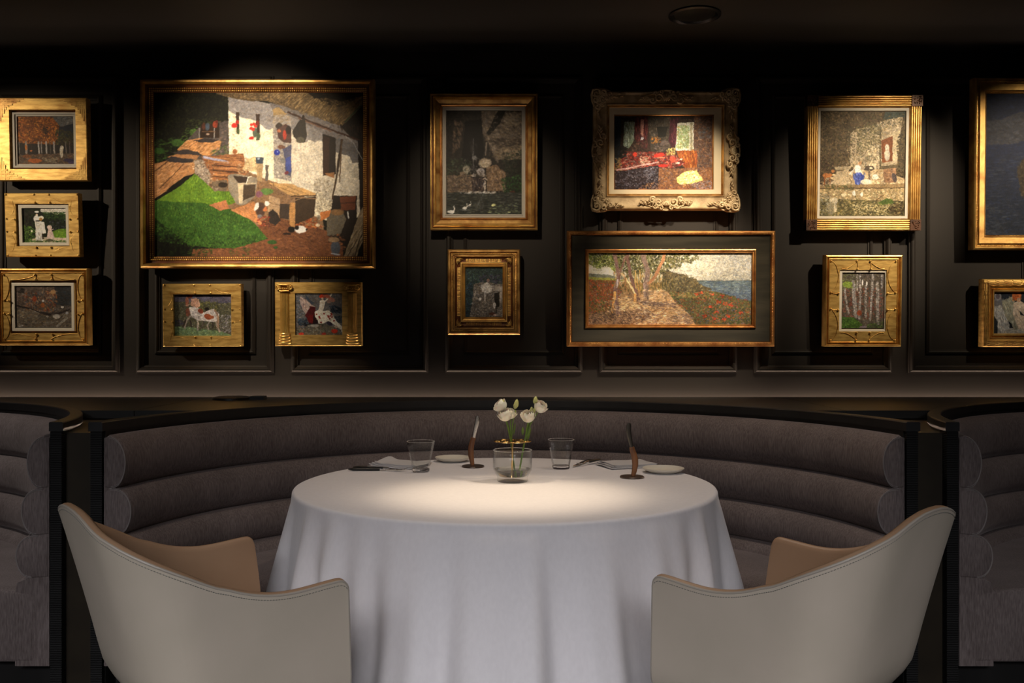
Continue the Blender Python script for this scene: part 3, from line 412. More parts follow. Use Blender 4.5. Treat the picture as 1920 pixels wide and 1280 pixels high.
def paint_ruins():
    c = Canvas(1535, 211, 1693, 405, '#4d3d28', 11, k=4, out=2, wa=.7)
    c.dabs('1535 211 1693 211 1693 350 1535 350', 1300, '#3e3220 #5c4b30 #4a4528 #2e2416 #6a573a #544228 #383018', 4, 1.8, .8, 1.5); c.poly('1655 213 1693 213 1693 222 1650 228', '#3a4036')
    c.poly('1592 252 1604 244 1640 236 1656 228 1686 222 1682 262 1677 312 1602 322 1592 305', '#8f7b5c'); c.dabs('1592 252 1604 244 1656 228 1686 222 1682 262 1677 312 1602 322', 480, '#a8926e #7a684a #b8a27c #5e5836 #94805e #665436', 4, 1.8, .3, 1)
    c.dabs('1600 240 1650 236 1645 270 1605 290', 240, '#4a4428 #5c5232 #3a3420 #6a5e3a', 4, 1.6, 1, 1); c.poly('1593 252 1604 250 1603 314 1593 314', '#9c8664'); c.dabs('1625 275 1646 272 1646 318 1625 318', 70, '#c4ae86 #b09a74', 5, 2, 1.5, .4); c.line('1646 245 1647 318', 3, '#54482e')
    c.poly('1648 266 1668 257 1669 303 1650 306', '#66381c'); c.ell(1659, 278, 4, 6, '#a69880'); c.ell(1659, 292, 5, 11, '#9c8e74'); c.poly('1668 250 1682 248 1678 303 1669 303', '#ab966f')
    c.dabs('1676 262 1693 235 1693 345 1680 338', 160, '#352c1b #54462a #231c10 #453a22', 4, 2, .8, 1.5); c.dabs('1535 211 1590 211 1590 310 1535 325', 500, '#34291a #463a22 #261d10 #5c4a30 #40391f #6c5638', 3.5, 1.6, .8, 1.5)
    c.dabs('1586 240 1600 240 1600 315 1586 315', 110, '#3e3220 #54472c #4a4528 #8f7b5c', 3.4, 1.6, .8, 1.5); c.dabs('1600 250 1648 240 1650 300 1605 310', 160, '#5c5434 #7c6c48 #463e26 #a8936c #3a3420', 3, 1.4, .8, 1.5); c.dabs('1610 220 1690 215 1688 240 1615 250', 110, '#3e3a26 #5a5034 #2e2a1a', 3.4, 1.6, .5, 1.5)
    c.poly('1557 328 1600 320 1650 318 1692 336 1692 350 1536 350 1540 340', '#a88c62'); c.dabs('1557 328 1600 320 1650 318 1692 336 1692 350 1545 350', 260, '#c0a67a #94794f #d0b88c #846a44', 5, 2, .1, .6); c.poly('1563 314 1594 312 1592 318 1566 320', '#94805e'); c.poly('1568 322 1590 318 1590 345 1560 346', '#a48c66'); c.dabs('1536 300 1562 305 1562 346 1536 348', 90, '#3c2c1e #503a28 #2c2016', 5, 2)
    c.poly('1652 316 1676 314 1675 342 1654 342', '#86603f'); c.dabs('1652 318 1676 316 1675 342 1654 342', 40, '#9c7450 #6a4830', 5, 2, .3); c.poly('1648 312 1678 309 1680 315 1650 318', '#54462e'); c.ell(1673, 333, 4, 9, '#463a34', -.3)
    c.ell(1551, 329, 9, 4, '#a4602c'); c.ell(1561, 322, 3, 3, '#ac6a34'); c.line('1547 332 1546 346', 2, '#84481e'); c.line('1556 332 1556 344', 1.6, '#7a4420')
    c.ell(1606, 318, 5.5, 8, '#dacfbb'); c.line('1602 314 1596 321 1592 327', 2.4, '#d0bfa4'); c.ell(1610, 307, 3.2, 3.6, '#9c7048'); c.ell(1608, 332, 10, 8, '#37448a'); c.ell(1606, 342, 5, 6, '#3a4688'); c.dabs('1598 325 1619 325 1616 346 1602 346', 50, '#4a589c #2a346c #6470a4', 5, 1.5, 1.2, .6); c.line('1610 320 1615 327', 2, '#d8c4a4')
    c.poly('1616 318 1622 312 1634 312 1637 318 1630 322 1622 320', '#4a3d2e'); c.line('1627 320 1627 338', 3, '#6c5842'); c.ell(1638, 332, 6, 5, '#e2d2ae'); c.ell(1622, 341, 11, 5, '#d8c8a2'); c.ell(1630, 316, 3, 2, '#c8b890')
    c.poly('1535 348 1693 344 1693 353 1535 355', '#866a43'); c.line('1536 353 1692 352', 1.4, '#4a3a22'); c.poly('1535 355 1693 353 1693 376 1535 373', '#9c8156'); c.dabs('1535 355 1693 353 1693 376 1535 373', 300, '#bca474 #7a6840 #d0b886 #8f744a #635a34', 4, 1.8, .3, 1); c.dabs('1548 347 1600 345 1600 356 1548 356', 50, '#5c5630 #4a4626', 4, 2)
    c.ell(1600, 362, 3, 5, '#d8ceb4'); c.ell(1614, 364, 2.5, 4, '#e0d2b4'); c.ell(1582, 365, 5, 3, '#d2bc90')
    c.poly('1535 372 1693 377 1693 405 1535 405', '#544a2c'); c.dabs('1535 372 1693 377 1693 405 1535 405', 700, '#76673a #464622 #94804c #3a361e #645832 #a8925c', 4, 1.6, .1, .8); c.poly('1642 380 1658 371 1670 374 1672 380 1650 384', '#4e5c24'); c.line('1640 375 1653 366', 1.5, '#5c4224'); c.dabs('1597 383 1665 381 1660 402 1600 402', 120, '#b8a06a #a08a58 #c8b27c', 3, 1.8)
    c.dabs('1665 385 1693 372 1693 405 1665 405', 90, '#3a2c1a #5c4a2e #2a2012', 5, 2); c.ell(1563, 376, 8, 6, '#b8a682'); c.ell(1558, 390, 8, 12, '#7f7252'); c.ell(1566, 388, 3, 9, '#b09e78'); c.dabs('1537 362 1555 365 1553 402 1537 402', 80, '#5c5644 #7c7458 #3e3828 #948a70', 3, 1.6)
    return c.done(.16)

def paint_autumn():
    c = Canvas(35, 219, 140, 307, '#241810', 13, k=4, out=2, wa=.5)
    c.poly('35 219 100 219 113 236 110 270 70 273 36 266', '#63330f'); c.dabs('35 219 100 219 113 236 110 272 70 274 36 266', 620, '#8a4416 #a65a1c #5c2c10 #38200f #b8701e #74380f #944c16', 4, 1.8, .5, 1.5); c.dabs('82 235 92 240 90 252 82 250', 20, '#1c120c #2a1a0e', 4, 2)
    c.poly('99 219 140 219 140 234 114 238', '#4c4842'); c.dabs('99 219 140 219 140 232 114 236', 50, '#5c5850 #44403c #6a665e', 5, 1.6, -.3); c.poly('112 240 140 232 140 258 110 256', '#1a1c22'); c.dabs('106 243 140 247 140 274 106 274', 170, '#2c260f #1e1a0c #3c3214 #38401c', 4, 1.8, .5, 1.2)
    c.poly('35 268 140 272 140 294 35 292', '#1e1712'); 
    for x, w_, q in ((38, 2, '#5c5446'), (51, 4, '#7c6c5c'), (60, 1.6, '#2c2018'), (74, 3, '#8a8074'), (79, 2, '#746a60'), (88, 3, '#857a6e'), (95, 2, '#3c342c'), (102, 3, '#8a7c6c'), (124, 2, '#5c5046'), (131, 2, '#4c3c34')): c.line([(x, 266), (x+.8, 286)], w_, q)
    c.ell(51, 276, 2, 5, '#a0581c'); c.poly('35 290 140 286 140 307 35 307', '#463424'); c.dabs('35 289 140 286 140 307 35 307', 220, '#5e4630 #74421c #54483c #3a2a1c #6c5038', 5, 1.4, .1, .5); c.ell(67, 300, 13, 4, '#9a4a18'); c.ell(52, 292, 8, 3, '#6a3a16'); c.ell(60, 282, 2.5, 1.5, '#b8622a'); c.dabs('80 293 108 293 108 303 85 303', 40, '#6a5c44 #7c6a50', 5, 1.5)
    c.ell(116, 284, 3.2, 11, '#ab9b80'); c.ell(117, 276, 3, 4, '#b8a88c'); c.ell(130, 299, 10, 3.4, '#2a2038'); c.ell(134, 303, 6, 2, '#3a2c44')
    return c.done(.14)

def paint_garden():
    c = Canvas(47, 391, 128, 454, '#1a2010', 15, k=4, out=2, wa=.45)
    c.dabs('47 391 128 391 128 435 47 435', 330, '#1c2612 #10160b #2c3a18 #26301a #141a10', 4, 1.8, .5, 1.5); c.poly('80 391 128 391 127 402 118 401 110 404 100 399 92 401 80 396', '#d4c8ae'); c.dabs('82 398 128 398 128 412 90 410', 100, '#2c4418 #3a5620 #22341a', 4, 2); c.dabs('48 393 68 393 66 425 50 425', 60, '#241e18 #302a22 #16120f', 7, 1.6, 1.4, .3); c.dabs('88 415 128 412 128 432 90 432', 60, '#181a18 #222624 #2c3430 #4a4a54', 4, 1.8)
    c.poly('99 434 112 429 128 428 128 448 104 447', '#62861e'); c.dabs('99 434 128 428 128 448 104 447', 60, '#78a028 #527418 #8ab034', 4, 1.3); c.poly('57 448 72 444 128 445 128 453 58 454', '#cdb892'); c.ell(120, 448, 8, 1.6, '#dcb8a0')
    c.dabs('48 422 58 424 70 432 68 453 48 453', 140, '#46681e #2a4214 #5c8028 #1c2c10 #7c9440', 4, 1.7, .5, 1.2); c.ell(63, 433, 2, 2, '#d8d4a0'); c.dabs('47 450 128 450 128 454 47 454', 60, '#3a5a20 #2c4818 #54742c', 4, 1.3)
    c.ell(74, 399, 5, 2, '#1a1614'); c.ell(73, 397, 4, 1.8, '#ece4d4'); c.ell(73, 403, 2, 2.2, '#dcc0a0'); c.ell(72, 410, 5.5, 6, '#e9dfca'); c.poly('69 415 79 415 81 436 84 451 70 451 70 430', '#dfd4bc'); c.ell(74, 414, 3.4, 1.2, '#28221e'); c.dabs('70 418 80 418 83 450 71 450', 30, '#c0b4a0 #efe6d4 #a89c8a', 5, 1.2, 1.4, .3)
    c.ell(81, 408, 4.5, 3.6, '#e8d8b4'); c.ell(80, 411, 3, 2.6, '#c08840'); c.poly('78 414 86 416 89 437 82 438 80 428', '#e8dcc2'); c.line('82 438 83 447', 2, '#3a2818'); c.ell(84, 446, 2, 1, '#2a1c12'); c.ell(96, 426, 4.4, 4.2, '#e6c4ae'); c.poly('93 429 99 429 105 446 90 447', '#e0bda6'); c.line('98 431 103 429', 1.6, '#e0c0ac'); c.ell(95, 450, 7, 2.5, '#5c5a3c'); c.ell(76, 452, 7, 2, '#4c5a30')
    return c.done(.12)

def paint_harbour():
    c = Canvas(33, 538, 135, 612, '#4c3f33', 17, k=4, out=2, wa=.6)
    c.dabs('33 538 105 538 105 572 33 576', 260, '#5f4b3d #4a3a30 #6d5746 #3a2e27 #574236', 5, 2, .8, 1.5); c.poly('104 538 135 538 135 573 102 571', '#2f2c29'); c.dabs('104 538 135 538 135 573 102 571', 60, '#383430 #262422 #2c3236', 7, 1.6, .2); c.dabs('35 540 48 542 48 552 36 550', 16, '#1a1613 #241e1a', 6, 2)
    c.dabs('44 550 108 545 108 584 50 584', 260, '#74401f #8a5430 #2a2420 #5c5046 #94683e #3a3c40 #6a2c1c #7c6a58', 4.5, 1.8, .6, 1.2); c.ell(101, 548, 5, 4, '#8f6a44'); c.ell(67, 560, 4, 5, '#7a341c'); c.ell(82, 572, 4, 4, '#8c4a22'); c.ell(83, 564, 2.5, 2, '#a8a094')
    c.line('36 573 58 578 74 585', 3, '#241d19'); c.line('74 585 100 590 130 580', 4, '#2a221d'); c.dabs('100 572 134 572 134 588 100 590', 50, '#241f1c #3c332c #544a40', 6, 1.5, -.2, .4); c.line('58 579 76 587', 1.4, '#8a7c6c')
    c.poly('33 582 60 582 90 592 135 584 135 612 33 612', '#564b3c'); c.dabs('33 580 60 580 90 592 135 586 135 612 33 612', 260, '#6c614f #473e33 #7c705c #5a4a3c #685238', 6, 1.8, -.2, .6); c.ell(107, 592, 7, 4, '#aa9d8b'); c.ell(90, 592, 3, 1.6, '#9a8e7e'); c.ell(118, 575, 3, 2.2, '#b0a494'); c.line('108 610 126 595', 4, '#7e7464'); c.ell(126, 586, 2.4, 2.6, '#8f8a84'); c.dabs('36 608 46 608 46 612 36 612', 8, '#a89c8c', 3, 1)
    return c.done(.14)

def paint_horse():
    c = Canvas(331, 551, 435, 629, '#454230', 19, k=4, out=2, wa=.45)
    c.poly('331 551 435 551 435 569 331 566', '#49434e'); c.dabs('331 551 435 551 435 568 331 566', 80, '#544e5a #3e3944 #5c5660', 8, 1.3, .05, .2)
    c.dabs('331 566 435 568 435 618 331 612', 520, '#5a5640 #383828 #6c6650 #474530 #4e4a44 #787258', 3, 1.2, .6, 1.5); c.dabs('375 564 410 566 410 582 372 580', 70, '#54522a #64602f #3c3c22', 5, 1.5, 1); c.dabs('332 600 350 600 350 610 332 610', 24, '#302c38 #3c3640', 4, 2)
    c.dabs('410 592 435 588 435 624 414 622', 150, '#7c7472 #5c5450 #8f8886 #463e3c', 3, 1.1, -.7, .5); c.poly('331 611 358 612 410 619 435 627 435 629 331 629', '#586b48'); c.dabs('331 612 358 612 410 620 425 628 331 629', 130, '#6c8058 #4a5c3c #7c9064', 4, 1.2, .1, .5)
    for t, w_, q in (('361 590 352 602 349 614', 3, '#857769'), ('351 600 346 612', 3, '#382e26'), ('371 594 373 606 373 617', 3, '#968a7c'), ('359 600 361 612', 2.4, '#332a24'), ('384 600 380 612 377 616', 3, '#4a4034'), ('394 602 390 608 392 616', 2.6, '#857a6c'), ('398 600 400 612', 3, '#3a322a'), ('404 598 407 610 412 620', 3.2, '#8c7c6a')): c.line(t, w_, q)
    c.poly('356 578 370 574 377 580 384 586 390 582 402 579 411 588 410 600 400 603 386 601 374 600 362 594', '#ab9e94'); c.dabs('358 577 372 576 384 588 402 580 410 590 400 602 374 600 362 592', 90, '#c0b4aa #94877e #8a8078 #d0c6bc', 4, 1.5, .3, 1); c.ell(378, 583, 5, 4, '#7a3620', .5); c.ell(391, 593, 7, 5, '#7e3c22', .4); c.ell(398, 594, 4, 3, '#8a4628'); c.ell(389, 579, 4, 3, '#1c1814'); c.line('404 582 409 594 409 612', 3.4, '#8f7058')
    c.ell(355, 585, 4, 8, '#6a3c2c'); c.ell(354, 566, 3, 9, '#844c38'); c.poly('361 561 371 559 376 566 377 574 371 577 361 574', '#a2775f'); c.line('374 562 376 572', 2, '#b08a70'); c.ell(359, 556, 4.5, 4, '#512318'); c.ell(361, 554, 3, 2, '#7c2c1c'); c.line('352 573 362 570', 2, '#a07860')
    return c.done(.16)

def paint_centaurs():
    c = Canvas(555, 550, 642, 628, '#5b5651', 21, k=4, out=2, wa=.4)
    c.dabs('555 550 642 550 642 628 555 628', 300, '#66615b #504b47 #706a62 #5c5454 #48484a', 6, 2, .5, 1.5); c.dabs('556 552 572 552 572 590 556 600', 70, '#7c7474 #5a5e66 #8a8480 #46505a', 4, 1.2, .3)
    c.dabs('617 575 628 572 641 578 641 588 622 586', 60, '#1a222c #28323c #141a22 #3c4a54', 5, 2, .4, .6); c.dabs('558 598 574 596 580 606 562 610', 50, '#28323c #3c4a58 #1c242c', 4, 2); c.dabs('626 594 641 592 641 604 628 604', 40, '#2c343a #40484c #20282c', 5, 1.6); c.poly('572 551 580 560 586 566 592 568 584 570 576 562', '#3c424c')
    c.poly('563 556 572 561 582 568 586 574 580 574 584 588 576 590 569 582 564 570', '#a98f82'); c.dabs('564 556 574 562 584 588 576 590 566 572', 40, '#bfa594 #947666 #7c5a56 #c8b09c', 5, 1.4, 1, .5); c.line('576 566 584 573 590 576', 2.4, '#b59a88')
    c.poly('583 574 592 576 592 586 588 600 596 606 580 607 576 596 572 592', '#4c1516'); c.ell(585, 598, 8, 7, '#621614'); c.poly('588 590 596 600 598 606 586 607', '#1f0f10'); c.dabs('572 606 592 606 592 616 574 614', 40, '#121012 #1c1a1e #262428', 5, 2.4)
    c.poly('600 564 606 562 611 565 608 576 606 582 596 584 599 574', '#cbbba3'); c.line('609 566 617 559 622 552', 2.8, '#cdbca2'); c.ell(604, 556, 5, 3.4, '#b8331a'); c.ell(613, 556, 7, 3, '#9c4c36', .3); c.ell(622, 562, 7, 4, '#96604c', .4); c.ell(617, 566, 4, 3, '#8a6a58'); c.ell(605, 560, 1.8, 2, '#d0b090')
    c.poly('590 585 598 580 607 583 617 582 624 590 629 600 640 611 642 624 632 612 616 602 606 606 598 608 596 600 591 594', '#d2c6ae'); c.dabs('591 585 607 583 617 582 624 590 630 602 612 600 598 606', 60, '#e0d6c0 #bfb29a #c8bca4', 5, 2, .5)
    for x, y in ((594, 589), (608, 588), (599, 594), (600, 596), (616, 594), (619, 592), (622, 590), (622, 594), (618, 597), (626, 601), (602, 604), (621, 588), (615, 592)): c.ell(x, y, 1.7, 1.5, '#8a2a1e')
    c.ell(618, 606, 6, 3.5, '#2d2733', .5); c.poly('580 608 606 606 616 610 630 614 636 628 556 628 556 615 572 614', '#544e40'); c.dabs('556 612 606 608 640 614 640 628 556 628', 160, '#665e4c #423e32 #7a5a48 #5a5a44 #8a8274', 4, 1.6, .2, 1); c.ell(590, 610, 9, 2.5, '#8a8274'); c.ell(627, 620, 6, 4, '#ac2c1a'); c.ell(565, 625, 5, 2.4, '#b03222'); c.ell(607, 625, 4.5, 2.4, '#8c2c22'); c.ell(630, 612, 4, 2, '#a08c78')
    return c.done(.12)

def paint_wellhead():
    c = Canvas(872, 498, 943, 595, '#2a312b', 23, k=4, out=2, wa=.6)
    c.dabs('872 498 943 498 943 532 872 595', 420, '#344639 #2b3440 #1d251d #3d583a #28302c #42504a', 3, 1.5, .6, 1.5); c.dabs('898 516 943 514 943 532 898 532', 90, '#3b3542 #2c2832 #464048', 4, 1.6); c.dabs('873 530 888 530 884 594 873 594', 120, '#26303c #303a40 #1c242a #34444c', 3.5, 1.5)
    c.poly('888 532 904 528 943 532 943 595 880 595 886 562', '#584f44'); c.dabs('888 532 904 528 943 532 943 595 880 595 886 562', 600, '#6e6458 #494138 #7f7568 #3c342c #5c5448 #8a8074', 3, 1.3, .5, 1.5)
    c.poly('901 534 912 528 922 535 923 546 913 549 904 546', '#9d9385'); c.dabs('902 534 912 529 922 536 922 546 906 546', 26, '#b0a698 #857b6e', 4, 1.4); c.line('909 546 909 563', 2.4, '#a0968a'); c.ell(915, 525, 3, 4, '#6e5648'); c.ell(900, 560, 2.4, 2.6, '#cbc3b7'); c.line('892 545 890 556 898 560', 2, '#857b6c'); c.poly('922 534 942 536 942 546 925 544', '#857a6c')
    c.poly('926 549 936 547 936 574 928 576', '#231f19'); c.line('939 548 939 566', 3, '#84786a'); c.ell(927, 572, 2.6, 6, '#aba093'); c.line('930 574 930 586', 2, '#1c1814'); c.ell(923, 588, 6, 3, '#4a2c1e'); c.ell(928, 590, 3, 2, '#a0887a')
    return c.done(.16)

def paint_birches():
    c = Canvas(1580, 513, 1654, 613, '#493f33', 25, k=4, out=2, wa=.6)
    c.dabs('1580 513 1654 513 1654 613 1580 613', 500, '#5b4f43 #3b3327 #695a4f #504536 #2f281f #6a6046', 4, 1.4, 1.3, .6); c.dabs('1580 540 1654 540 1654 598 1580 592', 240, '#6a3425 #7c4130 #5a2c20 #86503a', 4, 1.5, 1, 1); c.dabs('1580 513 1610 513 1605 545 1580 545', 90, '#4c4c2c #5c5a34 #6a6a50', 3.5, 1.5)
    for t, w_ in (('1584 538 1587 562 1592 586', 3), ('1599 528 1602 560 1605 592', 6), ('1611 513 1612 560 1611 596', 3.6), ('1622 535 1622 592', 3.4), ('1634 515 1632 560 1630 598', 3.6), ('1642 530 1643 575 1644 606', 5), ('1650 513 1650 540', 2), ('1606 515 1607 545', 2)):
        c.line(t, w_, '#7d7266'); p = c.P(t)
        for (xa, ya), (xb, yb) in zip(p, p[1:]): c.dabs([(xa-w_/2, ya), (xa+w_/2, ya), (xb+w_/2, yb), (xb-w_/2, yb)], int(abs(yb-ya)*1.1), '#968b7f #5c5248 #a89e92 #443a32', 2.6, 1.2, .2, .8)
    c.ell(1611, 585, 4, 5, '#8a4026'); c.poly('1580 592 1602 594 1616 606 1616 613 1580 613', '#38501e'); c.dabs('1580 592 1602 594 1616 606 1616 613 1580 613', 100, '#466424 #2c3e18 #54742c', 3, 1.3, .8, 1); c.dabs('1624 606 1654 601 1654 613 1622 613', 60, '#3a5020 #4c6428 #2a3818', 3, 1.3); c.ell(1589, 533, 8, 5, '#77892e'); c.dabs('1580 526 1598 526 1598 540 1580 540', 40, '#8a9a38 #66782a', 3, 1.6); c.ell(1616, 530, 1.2, 5.5, '#ece4dc'); c.ell(1623, 532, 1.2, 4, '#ded6ce'); c.ell(1618, 611, 7, 2, '#6c5c5e')
    return c.done(.14)

def paint_nocturne():
    c = Canvas(1849, 181, 2034, 437, '#1b2436', 27)
    c.poly('1849 181 2034 181 2034 240 1849 235', '#18213a', '#242c3e'); c.dabs('1849 181 2034 181 2034 245 1849 240', 240, '#1c2640 #141c30 #26304a #202a3c', 14, 4, .2, 1, .5); c.poly('1849 232 1880 228 1910 215 2034 205 2034 268 1900 276 1849 276', '#3d3d42', w=1); c.dabs('1849 230 2034 205 2034 270 1849 274', 260, '#48474a #343640 #525054 #3c3a3c', 10, 3.5, .2, .8, .6)
    c.poly('1849 274 1900 272 1925 266 2034 262 2034 437 1849 437', '#232c46', '#2c3036'); c.dabs('1849 275 2034 266 2034 437 1849 437', 800, '#2c3650 #20283c #363c4a #2a2f36 #40444e #242c40', 12, 1.4, 0, .1, .6)
    c.poly('1908 318 1925 290 1960 282 1985 330 1980 400 1940 392 1916 360', '#43372a'); c.dabs('1906 318 1925 288 1962 280 1988 330 1982 402 1940 394 1914 360', 420, '#4a3c2c #5c4c38 #382e24 #66563e #2c261f', 5, 2.4, .8, 1.2); c.dabs('1850 380 1885 390 1890 435 1850 435', 60, '#44484e #3c4048', 9, 2, 0, .3, .6)
    return c.done(.10)

def paint_seated():
    c = Canvas(1864, 548, 1976, 625, '#1e2327', 29, k=4, out=2, wa=.45)
    c.dabs('1864 548 1976 548 1976 625 1864 625', 120, '#24292e #181c20 #2a2c30', 8, 3); c.poly('1864 562 1880 560 1888 580 1880 590 1864 585', '#565454'); c.ell(1872, 556, 6.5, 8, '#6b6765'); c.ell(1872, 556, 4, 5, '#4c4346')
    c.poly('1864 575 1878 572 1886 588 1893 606 1908 621 1900 625 1872 625 1872 602 1864 590', '#8d8a83'); c.dabs('1865 575 1878 573 1893 606 1906 621 1873 624 1872 600', 110, '#a8a59c #6c6a66 #bcb8ae #7c7a74', 8, 1.3, 1.3, .4)
    c.poly('1879 564 1892 560 1899 556 1904 566 1904 590 1914 622 1900 614 1886 592', '#787562'); c.dabs('1880 564 1899 557 1904 590 1912 620 1888 592', 60, '#8e8a74 #5f5c4e #a09b84', 9, 1.5, 1.2, .3); c.poly('1893 602 1898 606 1901 614 1894 613', '#14171a')
    c.poly('1902 568 1912 564 1920 568 1926 580 1940 590 1948 606 1940 623 1914 620 1906 604 1900 588', '#b19b82'); c.dabs('1902 568 1920 568 1926 580 1944 600 1938 620 1914 618 1902 588', 90, '#c4af96 #9a846c #ad9a84 #8a7866', 6, 2.2, 1, .6, .6); c.poly('1912 582 1920 590 1928 586 1924 592 1914 590', '#1c1e20'); c.line('1914 568 1922 578 1934 586', 5, '#b7a188'); c.ell(1907, 556, 8.5, 7.5, '#96481f'); c.dabs('1899 550 1916 550 1916 564 1899 564', 36, '#b05c2a #6c3016 #c87438', 4, 1.5, .8, 1); c.ell(1911, 563, 3.5, 4, '#a47c5c')
    c.poly('1890 615 1930 620 1976 612 1976 625 1880 625', '#8a877e'); c.dabs('1890 617 1976 612 1976 625 1885 625', 50, '#a09c92 #6c6a64', 7, 1.5, 0, .4)
    return c.done(.12)
G = dict(cottage=1.2, waterfall=1.8, wellhead=1.8, coast=1.5, ruins=1.35, garden=1.1, harbour=1.2, horse=1.4, birches=1.4, autumn=1.1, centaurs=1.3, nocturne=1.0, seated=1.3, interior=1.5)
# ------------------------------------------------------------------ room shell
RX = 4.7; RY0 = -2.6
def struct(name, mb, m): return tag(mb.build(name, m, None, False), None, kind='structure')
struct('floor', MB().box(-RX, RX, RY0, WALLY+.1, -.1, 0), 'carpet')
ceil = struct('ceiling', MB().box(-RX, RX, RY0, WALLY+.1, CEIL, CEIL+.1), 'ceiling_paint')
wall = struct('wall_back', MB().box(-RX, RX, WALLY, WALLY+.1, 0, CEIL), 'wall_paint')
struct('wall_left', MB().box(-RX-.1, -RX, RY0, WALLY+.1, 0, CEIL), 'wall_paint'); struct('wall_right', MB().box(RX, RX+.1, RY0, WALLY+.1, 0, CEIL), 'wall_paint'); struct('wall_front', MB().box(-RX, RX, RY0-.1, RY0, 0, CEIL), 'wall_paint')
# applied mouldings: an outer and an inner rectangle per wall panel, mitred
def ring(mb, rect, prof, f):      # rect in px, prof = [(inset px, standoff m)], f maps (x, y, standoff) to a point
    x0, y0, x1, y1 = rect
    rows = [[f(x0+i, y0+i, q), f(x1-i, y0+i, q), f(x1-i, y1-i, q), f(x0+i, y1-i, q)] for i, q in prof]
    return mb.grid(rows, True)
def onwall(x, y, q): return ((x-960)*WALLY/FPX, WALLY-q, CAMZ-(y-640)*WALLY/FPX)
for k in range(-3, 9):
    x0 = 257+289*k; x1 = x0+257
    if x1 < -780 or x0 > 2700: continue
    ring(MB(), (x0, 143, x1, 699), [(0, -.002), (0, .012), (2.5, .014), (3.2, .020), (5, .024), (8, .025), (10.5, .019), (11.5, .013), (14, .010), (15, .004), (15, -.002)], onwall).build('panel_moulding', 'wall_paint', wall, True, 25)
    ring(MB(), (x0+34, 178, x1-34, 664), [(0, -.002), (0, .006), (1.8, .009), (4, .012), (6, .009), (7, .005), (9.5, .004), (9.5, -.002)], onwall).build('inner_panel_moulding', 'wall_paint', wall, True, 25)
# ledge of three black oak boards against the wall, following the rounded backs of the booths
BCX = -.025; BCY = 2.81; BSP = 2.768; CAPO = 1.356; CAPI = 1.311; LEDZ = .957
def backline(x):
    y = 3.534
    for k in (-1, 0, 1):
        d = abs(x-(BCX+k*BSP))
        if d < CAPO+.002: y = max(y, BCY+math.sqrt((CAPO+.002)**2-d*d))
    return y
ledge = thing('wall_ledge', 'long black oak ledge running along the wall behind the booths', 'ledge', (0, 3.9, LEDZ-.03))
for xa, xb in ((-4.69, -1.44), (-1.437, 1.27), (1.273, 4.69)):
    n = int((xb-xa)/.02); xs = [xa+(xb-xa)*i/n for i in range(n+1)]; mb = MB(); yb = 4.402-3.9
    mb.grid([[(x, backline(x)-3.9, z) for x in xs] for z in (0, .03)]); mb.grid([[(x, yb, z) for x in xs] for z in (0, .03)])
    for z in (0, .03): mb.grid([[(x, backline(x)-3.9, z) for x in xs], [(x, yb, z) for x in xs]])
    for x in (xa, xb): mb.grid([[(x, backline(x)-3.9, 0), (x, yb, 0)], [(x, backline(x)-3.9, .03), (x, yb, .03)]])
    mb.build('ledge_board', 'black_oak_ledge', ledge, False)
tag(MB().box(-4.6, 4.6, 4.408, 4.424, LEDZ-.055, LEDZ-.045).build('led_strip', 'led', None, False), 'thin warm light strip glowing in the slot between ledge and wall', 'light')
led_ch = tag(MB().box(-4.69, 4.69, 4.385, 4.43, LEDZ-.075, LEDZ-.056).build('light_channel', 'black_metal', None, False), 'dark channel holding the light strip behind the ledge', 'channel')
# bronze infill between neighbouring booths
for s, lab in ((-1, 'dark bronze upright panel between the middle and left booths'), (1, 'dark bronze upright panel between the middle and right booths')):
    xm = BCX+s*BSP/2; pts = []
    ys = [3.03+.05*i for i in range(11)]
    half = lambda y: BSP/2-math.sqrt(max(0, (CAPO-.012)**2-(y-BCY)**2))
    pts = [(xm-half(y), y) for y in ys]+[(xm+half(y), y) for y in reversed(ys)]
    t = thing('infill_panel', lab, 'panel', (xm, 3.03, 0))
    MB().prism([(x-xm, y-3.03) for x, y in pts], 0, .922).build('panel_body', 'bronze_panel', t, False)
# recessed ceiling fitting above the pictures
t = thing('ceiling_downlight', 'round black recessed fitting in the dark ceiling above the ornate frame', 'downlight', (.772, 3.92, CEIL))
MB().lathe([(.108, 0), (.110, -.006), (.098, -.010), (.088, -.004), (.086, 0)], 40).build('trim_ring', 'black_metal', t)
MB().lathe([(.086, -.001), (.060, -.003), (.0001, -.0035)], 40).build('baffle', 'black_metal', t)
# low black fitting lying on the ledge, left of centre
t = thing('ledge_fitting', 'low flat black fitting lying on the dark ledge left of centre', 'fitting', (-1.27, 4.21, LEDZ))
MB().lathe([(.0001, .014), (.07, .014), (.085, .010), (.088, .002), (.088, 0)], 28).build('cover', 'black_metal', t)
MB().box(.088, .15, -.03, .03, 0, .016).build('connector', 'handle_black', t, False)

